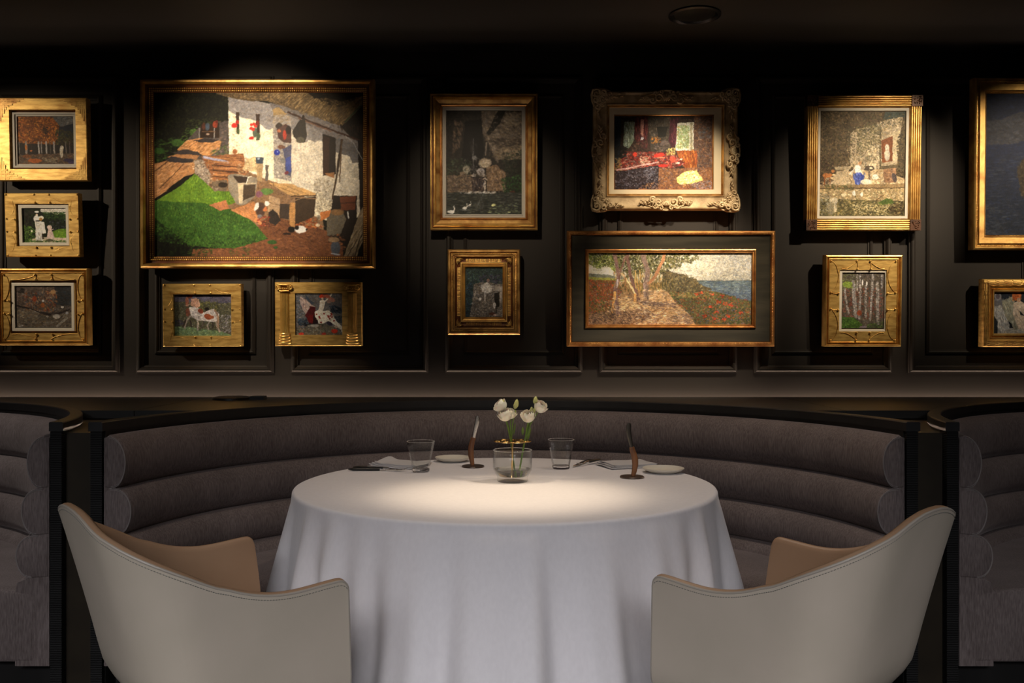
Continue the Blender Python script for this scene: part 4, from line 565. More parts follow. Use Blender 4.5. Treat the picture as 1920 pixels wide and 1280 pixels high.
# ------------------------------------------------------------------ curved booths
YE = .19                                   # all ends finish on one plane, .19 m in front of the centre line
def sweep(mb, prof, n=72, closed=True, ye=YE, caps=True, rnd=0.0):
    cxr = sum(p[0] for p in prof)/len(prof); czr = sum(p[1] for p in prof)/len(prof); rows = []
    def row(r, z, t, e):
        a0 = math.asin((ye+e)/r); a = a0+(PI-2*a0)*t; return (r*math.cos(a), r*math.sin(a), z)
    T = [(0, 0, 1-rnd*1.6), (0, .006, 1-rnd*.5)] if rnd else []
    seq = [(0, 0, 1-.10*(rnd > 0)), (0, rnd*.25, 1-.035*(rnd > 0)), (0, rnd, 1)] if rnd else [(0, 0, 1)]
    seq = seq+[(i/n, rnd, 1) for i in range(1, n)]+[(1, e, k) for _, e, k in reversed(seq)]
    for t, e, k in seq: rows.append([row(cxr+(r-cxr)*k, czr+(z-czr)*k, t, e) for r, z in prof])
    b = len(mb.v); mb.grid(rows, closed); L = len(prof)
    if caps: mb.f.append(tuple(b+i for i in range(L))); mb.f.append(tuple(b+(len(rows)-1)*L+i for i in range(L))[::-1])
    return mb
def rollprof(z0, z1, rback, rs0, rs1, rin, topround=False):
    p = []; n = 14
    for i in range(n+1):
        t = i/n; base = rs0+(rs1-rs0)*t; z = z0+(z1-z0)*(.5-.5*math.cos(PI*t))
        if topround and t > .5:
            u = (t-.5)*2; p.append((rin+(rback-.012-rin)*(1-math.cos(u*PI/2))**1.0, z0+(z1-z0)*(.5+.5*math.sin(u*PI/2)))); continue
        p.append((base-(base-rin)*math.sin(PI*t)**.8, z))
    return p+[(rback, z1-.01), (rback, z0+.004)]
ROLLS = [(.742, .917, 1.288, 1.30, 1.238, True), (.591, .748, 1.272, 1.292, 1.220, False), (.453, .597, 1.256, 1.278, 1.202, False), (.32, .459, 1.24, 1.262, 1.188, False)]
def booth(label):
    t = thing('banquette', label, 'banquette', (BCX, BCY, 0), group='curved velvet booths')
    for z0, z1, r0, r1, ri, tr in ROLLS:
        pr = rollprof(z0, z1, 1.309, r0, r1, ri, tr); o = sweep(MB(), pr, rnd=.012, ye=YE+(.02 if z0 < .4 else 0)).build('back_roll', 'velvet', t, True, 75)
        if z0 < .4: continue
        st = MB()
        for sgn in (1, -1):
            for q in (.955, .90):
                cr = sum(p[0] for p in pr)/len(pr); cz = sum(p[1] for p in pr)/len(pr)
                path = [(sgn*math.sqrt(max(1e-6, (cr+(r-cr)*q)**2-(YE-.0005)**2)), YE-.0005, cz+(z-cz)*q) for r, z in pr[:15]]
                st.tube(path, .0011, 4, cap=False)
        tag(st.build('stitching', 'stitch_thread', o), None, kind='stuff')
    for sgn in (-1, 1):          # flat upholstered end that follows the scallops of the rolls
        out = [(1.309, .17), (1.20, .17), (1.20, .40), (1.207, .44)]+[(r+.006, z) for R_ in reversed(ROLLS[:3]) for r, z in rollprof(R_[0], R_[1], 1.309, *R_[2:])[1:14]]+[(1.309, .908)]
        pl = [(sgn*math.sqrt(r*r-YE*YE), z) for r, z in out]; n_ = len(pl); mb = MB()
        mb.add([(x, YE+.003, z) for x, z in pl]+[(x, YE+.03, z) for x, z in pl], [tuple(range(n_)), tuple(range(n_, 2*n_))]+[(i, (i+1) % n_, n_+(i+1) % n_, n_+i) for i in range(n_)])
        mb.build('end_panel', 'velvet', t, True, 50)
    sp = [(1.27, .18), (.90, .18), (.865, .20), (.855, .25), (.853, .33), (.856, .375), (.868, .402), (.895, .416), (.95, .424), (1.10, .422), (1.20, .415), (1.27, .405)]
    sweep(MB(), sp, rnd=.016).build('seat_cushion', 'velvet', t, True, 60)
    sweep(MB(), [(1.315, 0), (1.315, .93), (1.350, .93), (1.350, 0)], ye=YE+.02).build('back_shell', 'black_oak', t, True, 40)
    sweep(MB(), [(CAPI, .930), (CAPI, .957), (CAPI+.003, .960), (CAPO-.003, .960), (CAPO, .957), (CAPO, .930)], ye=YE-.004).build('cap_rail', 'black_oak', t, True, 40)
    sweep(MB(), [(.95, 0), (.95, .178), (1.30, .178), (1.30, 0)], ye=YE+.05).build('plinth', 'black_oak', t, True, 40)
    for s in (-1, 1):
        xc = s*math.sqrt(1.3325**2-YE**2); MB().box(xc-.0185, xc+.0185, YE-.001, YE+.05, 0, .929).build('end_post', 'black_oak_post', t, False)
    return t
b0 = booth('taupe velvet curved booth wrapped around the white table')
for s, lab in ((-1, 'taupe velvet curved booth cut off at the left edge'), (1, 'taupe velvet curved booth cut off at the right edge')):
    c = copy_tree(b0); c.location.x = BCX+s*BSP; c['label'] = lab
# ------------------------------------------------------------------ table and cloth
TX, TY, TZ, TR = -.023, 3.125, .741, .70
t = thing('round_table', 'round pedestal table hidden under the white cloth', 'table', (TX, TY, 0))
MB().lathe([(.0001, .735), (.68, .735), (.69, .728), (.69, .71), (.66, .70), (.0001, .70)], 64).build('tabletop', 'table_wood', t)
MB().lathe([(.045, .70), (.045, .04)], 24).build('pedestal', 'black_metal', t); MB().lathe([(.0001, .05), (.05, .05), (.30, .015), (.31, 0), (.0001, 0)], 40).build('base', 'black_metal', t)
FOLDS = []
fr = random.Random(11); a = 0
# angle 0 is toward +x; the front of the cloth is at -90 degrees
fx = [(-820, .9), (-700, .8), (-585, 1.0), (-470, .7), (-345, .95), (-270, .6), (-215, 1.15), (-118, .55), (-52, 1.2), (38, .85), (95, 1.1), (170, .6), (242, 1.0), (318, 1.25), (405, .7), (500, 1.0), (590, .8), (700, .9), (830, .8)]
for x, am in fx:
    u = max(-1, min(1, x/870)); FOLDS.append((-PI/2+math.asin(u), am*fr.uniform(.9, 1.15), fr.uniform(.052, .085)))
aa = PI*.06
while aa < PI*.94: FOLDS.append((aa, fr.uniform(.6, 1.2), fr.uniform(.07, .11))); aa += fr.uniform(.17, .27)
def fold(th):
    v = 0
    for c, am, wd in FOLDS:
        d = (th-c+PI) % (2*PI)-PI; v += am*math.exp(-(d/wd)**2)
    return v
def cloth():
    n = 420; rows = [[(0, 0, TZ+.001)]*n]; F = [fold(-PI+2*PI*k/n) for k in range(n)]; TH = [-PI+2*PI*k/n for k in range(n)]
    for r in (.2, .4, .55, .65, .685): rows.append([(r*math.cos(t_), r*math.sin(t_), TZ+.001) for t_ in TH])
    for q in (0, .4, .75, 1.0):
        rr = TR-.010+.010*math.sin(q*PI/2); zz = TZ+.001-.012*(1-math.cos(q*PI/2)); rows.append([(rr*math.cos(t_), rr*math.sin(t_), zz) for t_ in TH])
    m_ = 40
    for i in range(1, m_+1):
        d = i/m_; z = (TZ-.011)*(1-d)+.006*d; row = []
        for k in range(n):
            g = sm(-.06, .6, d)-.028; r = TR+.142*d**.92+(.075*g+.03*d+.010*sm(0, .05, d))*(max(F[k], .22)-.62)
            for ca in (math.atan2(-.70, -.49), math.atan2(-.70, .57)):      # the cloth hangs flatter where the chairs stand against it
                da = abs((TH[k]-ca+PI) % (2*PI)-PI); r -= .036*(1-sm(.2, .42, da))*sm(.15, .5, d)
            x, y = r*math.cos(TH[k]), r*math.sin(TH[k])
            ex, ey = x+TX-BCX, y+TY-BCY; dist = math.hypot(ex, ey); lim = .835+.03*(F[k]-.6)
            if ey > 0 and dist > lim and z < .62:          # the cloth is tucked in front of the booth seat
                w_ = sm(.62, .44, z) if z > .44 else 1; s_ = 1+(lim/dist-1)*w_; x = ex*s_-TX+BCX; y = ey*s_-TY+BCY
            row.append((x, y, z))
        rows.append(row)
    return MB().grid(rows, True)
tc = cloth().build('tablecloth', 'linen', None, True, 80, (TX, TY, 0)); tag(tc, 'floor-length white linen cloth draped over the round table', 'tablecloth')

# ------------------------------------------------------------------ tub chairs
def chair_mesh():
    AW = .285; pts = []     # plan of the shell foot, right arm tip -> back -> left arm tip, with the key (x, y, psi)
    for i in range(19): pts.append((.285*(1-(i/19)**1.6), -AW, 0.0))
    for i in range(37):
        a = -PI/2+PI*i/36; e = .72
        cx_ = math.cos(a); sx_ = math.sin(a)
        pts.append((-.152*abs(cx_)**e, AW*(abs(sx_)**e)*(1 if sx_ > 0 else -1), 1-abs(sx_)**1.0))
    for i in range(18, -1, -1): pts.append((.285*(1-(i/19)**1.6), AW, 0.0))
    return pts
CP = chair_mesh()
def ctop(x, y, k):
    n = len(CP); i = k if k < n/2 else n-1-k
    if i < 19: return .648+.010*sm(.14, .285, x)+.030*max(0, (.14-x)/.14)**2-.022*(1-math.sqrt(max(0, 1-max(0, (x-.263)/.0225)**2)))
    u = (i-19)/18.0
    def her(u, u0, h0, m0, u1, h1, m1): t = (u-u0)/(u1-u0); d = u1-u0; return h0*(2*t**3-3*t*t+1)+m0*d*(t**3-2*t*t+t)+h1*(-2*t**3+3*t*t)+m1*d*(t**3-t*t)
    return her(u, 0, .678, .155, .62, .795, .20) if u < .62 else her(u, .62, .795, .16, 1, .842, 0)
def cnormal(k):
    n = len(CP); a = CP[max(0, k-1)]; b = CP[min(n-1, k+1)]; tx, ty = b[0]-a[0], b[1]-a[1]; L = math.hypot(tx, ty); return (ty/L*-1*-1, -tx/L) if False else (-(-ty)/L, -tx/L)
def cpt(k, f, off=0.0, zb=.375):        # f 0..1 up the shell; off > 0 is inward
    x, y, p = CP[k]; nx, ny = cnormal(k); h = ctop(x, y, k); n = len(CP)
    if x*nx+y*ny < 0 and abs(y) < .2: pass
    if ny*y < 0 or (abs(y) < .05 and nx > 0): nx, ny = -nx, -ny
    i = k if k < n/2 else n-1-k; u = 0 if i < 19 else (i-19)/18.0
    lean = .018+.092*sm(0, .75, u); fl = lean*f**1.15-.045*(max(0, .2-f)/.2)**2*(.3+.7*sm(0, .5, u))
    tip = .018*(1-f)*sm(.2, .285, x)        # the arm fronts rake slightly forward towards the seat
    return (x+nx*(fl-off)+tip, y+ny*(fl-off), zb+(h-zb)*f)
def tub_chair(label):
    t = thing('tub_chair', label, 'chair', group='tub chairs at the table'); n = len(CP); FS = [0, .02, .05, .1, .16, .25, .35, .45, .55, .65, .75, .85, .93, .97, 1]; TH = .024
    out = MB().grid([[cpt(k, f) for k in range(n)] for f in FS])
    out.grid([[cpt(k, 0), cpt(k, 0, TH)] for k in range(n)])
    for k in (0, n-1): out.grid([[cpt(k, f), cpt(k, f, TH*.5)] for f in FS])
    out.build('outer_shell', 'leather_greige', t, True, 50)
    inn = MB().grid([[cpt(k, f, TH+.012*math.sin(PI*f)) for k in range(n)] for f in FS])
    inn.grid([[cpt(k, 1, TH*q) if q in (0, 1) else tuple(Vector(cpt(k, 1, TH*q))+Vector((0, 0, .006))) for q in (0, .35, .65, 1)] for k in range(n)])
    for k in (0, n-1): inn.grid([[cpt(k, f, TH*.5), cpt(k, f, TH)] for f in FS])
    inn.build('inner_lining', 'leather_tan', t, True, 50)
    def edge(off, dz, f1=1.0): return [tuple(Vector(cpt(0, f, off))+Vector((.001, 0, 0))) for f in FS[:-1]]+[tuple(Vector(cpt(k, f1, off))+Vector((0, 0, dz))) for k in range(n)]+[tuple(Vector(cpt(n-1, f, off))+Vector((.001, 0, 0))) for f in FS[-2::-1]]
    MB().tube(edge(.003, .0), .0036, 8).build('piping', 'leather_piping', t)
    sd = MB(); P_ = [Vector(cpt(k, 1-.009/(ctop(CP[k][0], CP[k][1], k)-.375), -.0004)) for k in range(1, n-1)]
    for a_, b_ in zip(P_, P_[1:]):
        m_ = max(1, int((b_-a_).length/.0055))
        for j in range(m_): sd.tube([a_.lerp(b_, j/m_), a_.lerp(b_, (j+.62)/m_)], .0008, 4)
    tag(sd.build('seam_stitches', 'leather_thread', t), None, kind='stuff')
    # seat cushion: rounded slab filling the shell
    rows = []; ins = [cpt(k, .0, TH+.004) for k in range(2, n-2)]
    base = [(p[0], p[1]) for p in ins]; base = [(.325, -.235), (.305, -.248)][::1]+[b for b in base if b[0] < .285]+[(.305, .248), (.325, .235)]
    base += [(.333, .18), (.336, .06), (.336, -.06), (.333, -.18)]
    cxm, cym = .08, 0
    for z, q in ((.36, .96), (.375, 1), (.43, 1.0), (.455, .985), (.468, .94), (.474, .85), (.478, .5), (.479, .01)): rows.append([(cxm+(x-cxm)*q, cym+(y-cym)*q, z) for x, y in base])
    MB().grid(rows, True).build('seat_cushion', 'leather_greige', t, True, 60)
    MB().prism([(x*.93, y*.93) for x, y in base], .335, .362).build('seat_frame', 'handle_black', t, False)
    for x, y in ((.24, -.20), (.24, .20), (-.07, -.19), (-.07, .19)):
        MB().tube([(x, y, .34), (x*1.06, y*1.06, 0)], [.019, .011], 10).build('leg', 'handle_black', t)
    return t
ch = tub_chair('greige leather tub chair in front left of the table'); ch.location = (-.796, 2.258, 0); ch.rotation_euler.z = math.atan2(.60, .80)
c2 = copy_tree(ch); c2['label'] = 'greige leather tub chair in front right of the table'; c2.location = (.753, 2.25, 0); c2.rotation_euler.z = math.atan2(.69, -.72)

# ------------------------------------------------------------------ things on the table
TOP = TZ+.0015
def px(x, y, z=TOP): Z = FPX*(CAMZ-z)/(y-640); return ((x-960)*Z/FPX, Z, z)
# glass bowl vase with a brass flower holder
vp = px(961, 902); v = thing('flower_vase', 'clear glass vase with brass flower holder and a little water', 'vase', vp)
gp = [(.0001, .0), (.050, .0), (.053, .003), (.052, .010), (.0515, .014), (.056, .024), (.0655, .040), (.0665, .050), (.0668, .1065), (.0655, .1075), (.0645, .1065), (.0643, .050), (.0635, .0425), (.053, .025), (.047, .0185), (.0001, .0175)]
MB().lathe(gp, 56).build('glass_body', 'clear_glass', v, True, 60)
MB().lathe([(.0670, .1065), (.0664, .1079), (.0655, .1083), (.0646, .1079), (.0641, .1065)], 56).build('glass_rim', 'solid_glass', v, True, 80)
MB().lathe([(.0001, .0182), (.0465, .0192), (.0525, .0255), (.0628, .0425), (.0628, .0432), (.0001, .0432)], 56).build('water', 'water', v, True, 40)
MB().tube([(-.002, 0, .019), (0, 0, .136)], .0035, 12).build('brass_stem', 'brass', v)
bm_ = MB(); nr, na = 12, 48; holes = [(.034, .3), (.034, 1.55), (.034, 2.8), (.034, 4.05), (.034, 5.3), (.052, .95), (.052, 2.2), (.052, 3.45), (.052, 4.7), (.052, 5.9)]
rows = [[(.064*(i+.02)/nr*math.cos(2*PI*k/na), .064*(i+.02)/nr*math.sin(2*PI*k/na)) for k in range(na)] for i in range(nr+1)]
hole = lambda x, y: any(math.hypot(x-r*math.cos(q), y-r*math.sin(q)) < .0085 for r, q in holes)
for z in (.1365, .138):
    b_ = len(bm_.v); bm_.v += [(x, y, z) for r in rows for x, y in r]
    for i in range(nr):
        for k in range(na):
            k2 = (k+1) % na; mx_ = (rows[i][k][0]+rows[i+1][k2][0])/2; my_ = (rows[i][k][1]+rows[i+1][k2][1])/2
            if not hole(mx_, my_): bm_.f.append((b_+i*na+k, b_+i*na+k2, b_+(i+1)*na+k2, b_+(i+1)*na+k))
bm_.lathe([(.064, .1365), (.0648, .1372), (.064, .138)], 48)
hold = bm_.build('holder_disc', 'brass', v, False)
hr = MB()
for r, q in holes: hr.tube([(r*math.cos(q)+.0088*math.cos(2*PI*k/14), r*math.sin(q)+.0088*math.sin(2*PI*k/14), .1382) for k in range(14)], .0012, 6, True)
hr.build('hole_rims', 'brass', hold)
# two sprays of white flowers
S = vp[1]/FPX
def fpt(x, y, dy=0): return Vector(((x-961)*S, dy, (902-y)*S))
def bloom(c, ax, r, seed):          # rose-like bloom: nested cupped petals
    rr = random.Random(seed); mb = MB(); ax = Vector(ax).normalized(); q = ax.to_track_quat('Z', 'Y')
    for layer, (np_, rho, top, wd) in enumerate(((3, .30, .30, 1.3), (4, .50, .42, 1.0), (5, .72, .62, .85), (5, .92, .90, .80), (5, 1.05, 1.25, .74))):
        for k in range(np_):
            a = 2*PI*k/np_+layer*.7+rr.uniform(-.15, .15); rows = []; tp = top+rr.uniform(-.08, .10)
            for i in range(8):
                t_ = i/7; th = 2.75+(tp-2.75)*t_; row = []; R_ = r*rho*(1+.16*max(0, t_-.72)/.28*(layer > 1))
                wv = wd*math.sin(PI*(.14+.70*t_))**.7
                for j in range(7):
                    s_ = (j-3)/3; aa_ = a+s_*wv; dip = .10*abs(s_)**2*t_; rj = R_*(1+.03*math.sin(7*s_+k)*t_)
                    row.append(tuple(Vector(c)+q @ Vector((rj*math.sin(th+dip)*math.cos(aa_), rj*math.sin(th+dip)*math.sin(aa_), R_*math.cos(th+dip)*.95))))
                rows.append(row)
            mb.grid(rows)
    return mb
def bud(c, ax, L, r):
    q = Vector(ax).normalized().to_track_quat('Z', 'Y'); mb = MB(); prof = [(.0001, 0), (.6, .12), (1, .35), (.9, .6), (.55, .85), (.0001, 1.0)]
    return mb.grid([[tuple(Vector(c)+q @ Vector((r*a_*(1+.12*math.cos(3*2*PI*k/12))*math.cos(2*PI*k/12+h), r*a_*(1+.12*math.cos(3*2*PI*k/12))*math.sin(2*PI*k/12+h), L*h))) for k in range(12)] for a_, h in prof], True)
def spray(label, foot, stems, blooms, buds, leaves):
    t = thing('flower_spray', label, 'flower', tuple(vp), group='cut white flowers in the vase')
    for pth in stems:
        P = [fpt(*foot)]+[fpt(*p) for p in pth]; Q = []
        for i in range(len(P)-1):
            for j in range(5): Q.append(P[i].lerp(P[i+1], j/5))
        Q.append(P[-1]); MB().tube(Q, [.0027-.0009*i/len(Q) for i in range(len(Q))], 7).build('stem', 'stem_green', t)
    for i, (x, y, dy, ax, r) in enumerate(blooms):
        bl = bloom(fpt(x, y, dy), ax, r*S, int(x)).build('bloom', 'petal', t, True, 80); c = fpt(x, y, dy)-Vector(ax).normalized()*r*S*.72
        MB().ellipsoid(c, (r*S*.28,)*3, 8, 5).build('calyx', 'stem_green', bl)
    for x, y, dy, ax, L, r in buds: bud(fpt(x, y, dy), ax, L*S, r*S).build('bud', 'bud_green', t)
    for x, y, dy, ax, L, r in leaves:
        c = fpt(x, y, dy); d = Vector(ax).normalized(); sd = d.cross(Vector((0, 1, .2))).normalized(); rows = []
        for i in range(6): u = i/5; w_ = r*S*math.sin(PI*(.08+.92*u))**.8; p = c+d*L*S*u+Vector((0, -.004*u*u, 0)); rows.append([tuple(p-sd*w_), tuple(p+Vector((0, .0015, 0))), tuple(p+sd*w_)])
        MB().grid(rows).build('leaf', 'stem_green', t)
    return t
spray('left spray of white blooms leaning left out of the vase', (966, 893, .004), [[(958, 828, 0), (952, 800, -.005), (948, 786, -.008)], [(958, 828, 0), (953, 798, .006), (942, 770, .004)], [(959, 828, 0), (961, 795, 0), (966, 768, 0)], [(958, 828, 0), (957, 800, -.002), (958, 785, 0)]],
      [(947, 776, -.01, (-.25, -.45, 1), 13), (957, 774, .0, (.35, -.35, 1), 11), (938, 760, .006, (-.75, -.2, .7), 12)], [(944, 762, .0, (-.05, 0, 1), 14, 3.4), (965, 767, 0, (.25, 0, 1), 20, 4.6), (965, 780, .003, (.15, 0, 1), 12, 2)], [(953, 800, 0, (-.35, -.1, 1), 22, 1.6), (963, 815, 0, (.15, -.1, 1), 24, 1.4)])
spray('right spray of white blooms leaning right out of the vase', (972, 893, -.004), [[(984, 828, .004), (987, 806, 0), (990, 790, -.006)], [(984, 828, .004), (992, 800, .008), (1010, 770, .006)], [(984, 828, 0), (993, 800, .006), (1002, 770, .002)], [(983, 828, 0), (990, 800, .006), (996, 775, .004)]],
      [(990, 779, -.008, (-.1, -.55, 1), 12.5), (1014, 762, .004, (.45, -.5, .9), 12)], [(1002, 757, 0, (.2, 0, 1), 15, 4.2), (996, 772, .003, (.12, 0, 1), 10, 3), (1000, 776, .002, (.25, -.1, 1), 15, 3)], [(980, 815, 0, (.02, -.1, 1), 16, 2.6), (989, 825, 0, (.25, -.15, 1), 26, 2.2), (987, 806, 0, (.35, -.1, 1), 16, 1.6)])
# tumblers
def tumbler(label, x, y, h, rt, rb):
    t = thing('glass_tumbler', label, 'glass', px(x, y), group='faceted tumblers on the table'); n = 12
    MB().lathe([(rb*.97, .012), (rt, h-.0012), (rt-.0008, h), (rt-.0024, h-.0012), (rb*.97-.0028, .0135), (rb*.97, .012)], n).build('glass_wall', 'clear_glass', t, True, 20)
    MB().lathe([(rt, h-.0008), (rt-.0006, h+.0006), (rt-.0018, h+.0006), (rt-.0024, h-.0008)], 24).build('glass_rim', 'solid_glass', t, True, 80)
    MB().lathe([(.0001, .0), (rb*.93, 0), (rb*.97, .004), (rb*.97, .0118), (.0001, .0118)], n).build('thick_base', 'solid_glass', t, True, 20)
tumbler('tapered clear tumbler beside the napkin left of the vase', 789, 884, .112, .052, .033); tumbler('tapered clear tumbler standing right of the vase', 1052, 878, .109, .050, .034)
# bread plates
def plate(label, p, r):
    t = tag(MB().lathe([(.0001, .001), (r*.6, 0), (r*.66, .002), (r*.9, .009), (r, .0155), (r*1.0, .0175), (r*.985, .018), (r*.87, .0115), (r*.7, .006), (.0001, .005)], 56).build('bread_plate', 'porcelain', None, True, 60, p), label, 'plate', 'bread plates on the table')
plate('small cream bread plate behind the left standing knife', (-.236, 3.70, TOP), .071); plate('small cream bread plate by the right standing knife', (.552, 3.385, TOP), .0755)
# butter knives standing upright in round metal feet
def stand_knife(label, x, y, curve, blade_m, h):
    b = px(x, y); t = thing('standing_knife', label, 'knife', b, group='upright butter knives'); s_ = b[1]/FPX
    MB().lathe([(.0001, .006), (.040, .006), (.0425, .0045), (.0430, 0), (.0001, 0)], 40).build('foot', 'bronze_base', t, True, 30)
    P = [Vector(((cx-x)*s_, 0, (y-cy)*s_+.004)) for cx, cy in curve]
    def prof(P, ws, th, name, m_, k):
        mb = MB(); rows = []
        for i, p in enumerate(P):
            tn = (P[min(i+1, len(P)-1)]-P[max(0, i-1)]).normalized(); sd = Vector((tn.z, 0, -tn.x)); w_ = ws[i]; rows.append([tuple(p+sd*w_*math.cos(2*PI*j/12)+Vector((0, th[i]*math.sin(2*PI*j/12), 0))) for j in range(12)])
        b_ = len(mb.v); mb.grid(rows, True); mb.f.append(tuple(range(12))); mb.f.append(tuple(range(12*(len(P)-1), 12*len(P)))); return mb.build(name, m_, t, True, 60)
    nh = h; prof(P[:nh], [.0075, .0092, .0108, .0112, .0104, .0094, .0088][:nh], [.007, .0078, .0082, .008, .0075, .007, .0065][:nh], 'handle', 'handle_wood', 0)
    nb = len(P)-nh+1; ws = [.0062, .0068, .0078, .0086, .0082, .0045]; prof(P[nh-1:], ws[:nb], [.0014]*nb, 'blade', blade_m, 0)
stand_knife('standing butter knife with bright blade behind the vase, left', 887, 875, [(886, 874), (884.5, 865), (883, 855), (882.8, 845), (884, 836), (886, 828), (888, 822), (889.5, 814), (892, 803), (894.5, 793), (895.2, 786), (894.8, 781.5)], 'steel', 7)
stand_knife('standing butter knife with dark blade near the right plate', 1185, 895, [(1187, 894), (1189.5, 884), (1191, 873), (1190.5, 862), (1188, 852), (1185.5, 845), (1184.5, 840), (1182.5, 831), (1180, 818), (1178.5, 807), (1179, 800), (1180, 794.5)], 'steel_dark', 7)
# cutlery
def cutlery(kind, label, pa, pb, dz=0.0):
    A = Vector(pa); B = Vector(pb); d = (B-A); L = d.length; t = thing(kind, label, 'knife' if 'knife' in kind else 'fork', tuple(A+Vector((0, 0, dz))), (0, 0, math.atan2(d.y, d.x)), 'black handled cutlery')
    h = L*.56
    mb = MB(); rows = []
    for i in range(8): u = i/7; w_ = .0085-.0028*u+.001*math.sin(PI*u); q = .45 if i == 0 else 1; rows.append([(u*h, w_*q*math.cos(2*PI*j/10), .0062+.0052*q*math.sin(2*PI*j/10)) for j in range(10)])
    mb.grid(rows, True); mb.f += [tuple(range(10)), tuple(range(70, 80))]; mb.build('handle', 'handle_black', t)
    MB().tube([(h, 0, .006), (h+.022, 0, .006)], [.0052, .004], 8).build('bolster', 'steel', t)
    if 'knife' in kind:
        rows = []
        for i in range(8): u = i/7; w_ = .0085*(1-u**3*.85); rows.append([(h+.02+(L-h-.02)*u, w_*math.cos(2*PI*j/8), .006+.0011*math.sin(2*PI*j/8)) for j in range(8)])
        mb = MB(); mb.grid(rows, True); mb.f += [tuple(range(8)), tuple(range(56, 64))]; mb.build('blade', 'steel', t)
    else:
        e = L-h-.02; mb = MB().tube([(h+.02, 0, .006), (h+.02+e*.35, 0, .005), (h+.02+e*.5, 0, .003)], [.003, .0028, .006], 8, flat=.5); mb.build('neck', 'steel', t)
        for k in range(4): yk = (k-1.5)*.0055; MB().tube([(h+.018+e*.46, yk*.8, .003), (h+.02+e*.75, yk, .004), (h+.02+e, yk, .009)], [.0016, .0014, .0008], 6, flat=.7).build('tine', 'steel', t)
cutlery('table_knife', 'black handled knife at the left edge of the table', (-.605, 3.43, TOP), (-.395, 3.425, TOP))
cutlery('table_fork', 'black handled fork at the left edge of the table', (-.59, 3.455, TOP), (-.385, 3.405, TOP), .004)
cutlery('table_knife', 'black handled knife lying right of the right tumbler', (.315, 3.71, TOP), (.232, 3.515, TOP))
cutlery('table_fork', 'black handled fork lying beside the right napkin', (.350, 3.67, TOP), (.252, 3.535, TOP), .006)
# napkins folded in layers
def napkin(label, c, rz, L, W, layers, curl):
    t = thing('folded_napkin', label, 'napkin', c, (0, 0, rz), 'folded linen napkins'); th = .0042
    for k in range(layers):
        mb = MB(); nx, ny = 16, 8; l = L*(1-.03*k); ww = W*(1-.04*k); off = .006*k
        def P(i, j, top):
            u = i/nx-.5; v_ = j/ny-.5; z = k*th+.0005+(th*.85 if top else 0)
            e = max(0, -u-.28)/.22; z += curl*e*e*(1+.4*math.sin(6*v_)); z += .0010*(1+math.sin(9*u)*math.cos(7*v_))
            return (u*l+off, v_*ww+off*.6, max(z, .0003))
        a_ = [[P(i, j, True) for i in range(nx+1)] for j in range(ny+1)]; b_ = [[P(i, j, False) for i in range(nx+1)] for j in range(ny+1)]
        mb.grid(a_); mb.grid(b_); mb.grid([a_[0], b_[0]]); mb.grid([a_[-1], b_[-1]]); mb.grid([[r[0] for r in a_], [r[0] for r in b_]])
        mb.grid([[r[-1] for r in a_], [tuple(Vector(r[-1]).lerp(Vector(q[-1]), .5)+Vector((.003, 0, 0))) for r, q in zip(a_, b_)], [r[-1] for r in b_]])
        mb.build('fold', 'napkin_linen', t, True, 50)
napkin('folded napkin with a curled end behind the left tumbler', (-.43, 3.56, TOP), -.42, .19, .14, 3, .011); napkin('folded napkin lying flat behind the right standing knife', (.435, 3.555, TOP), .35, .19, .15, 3, .003)
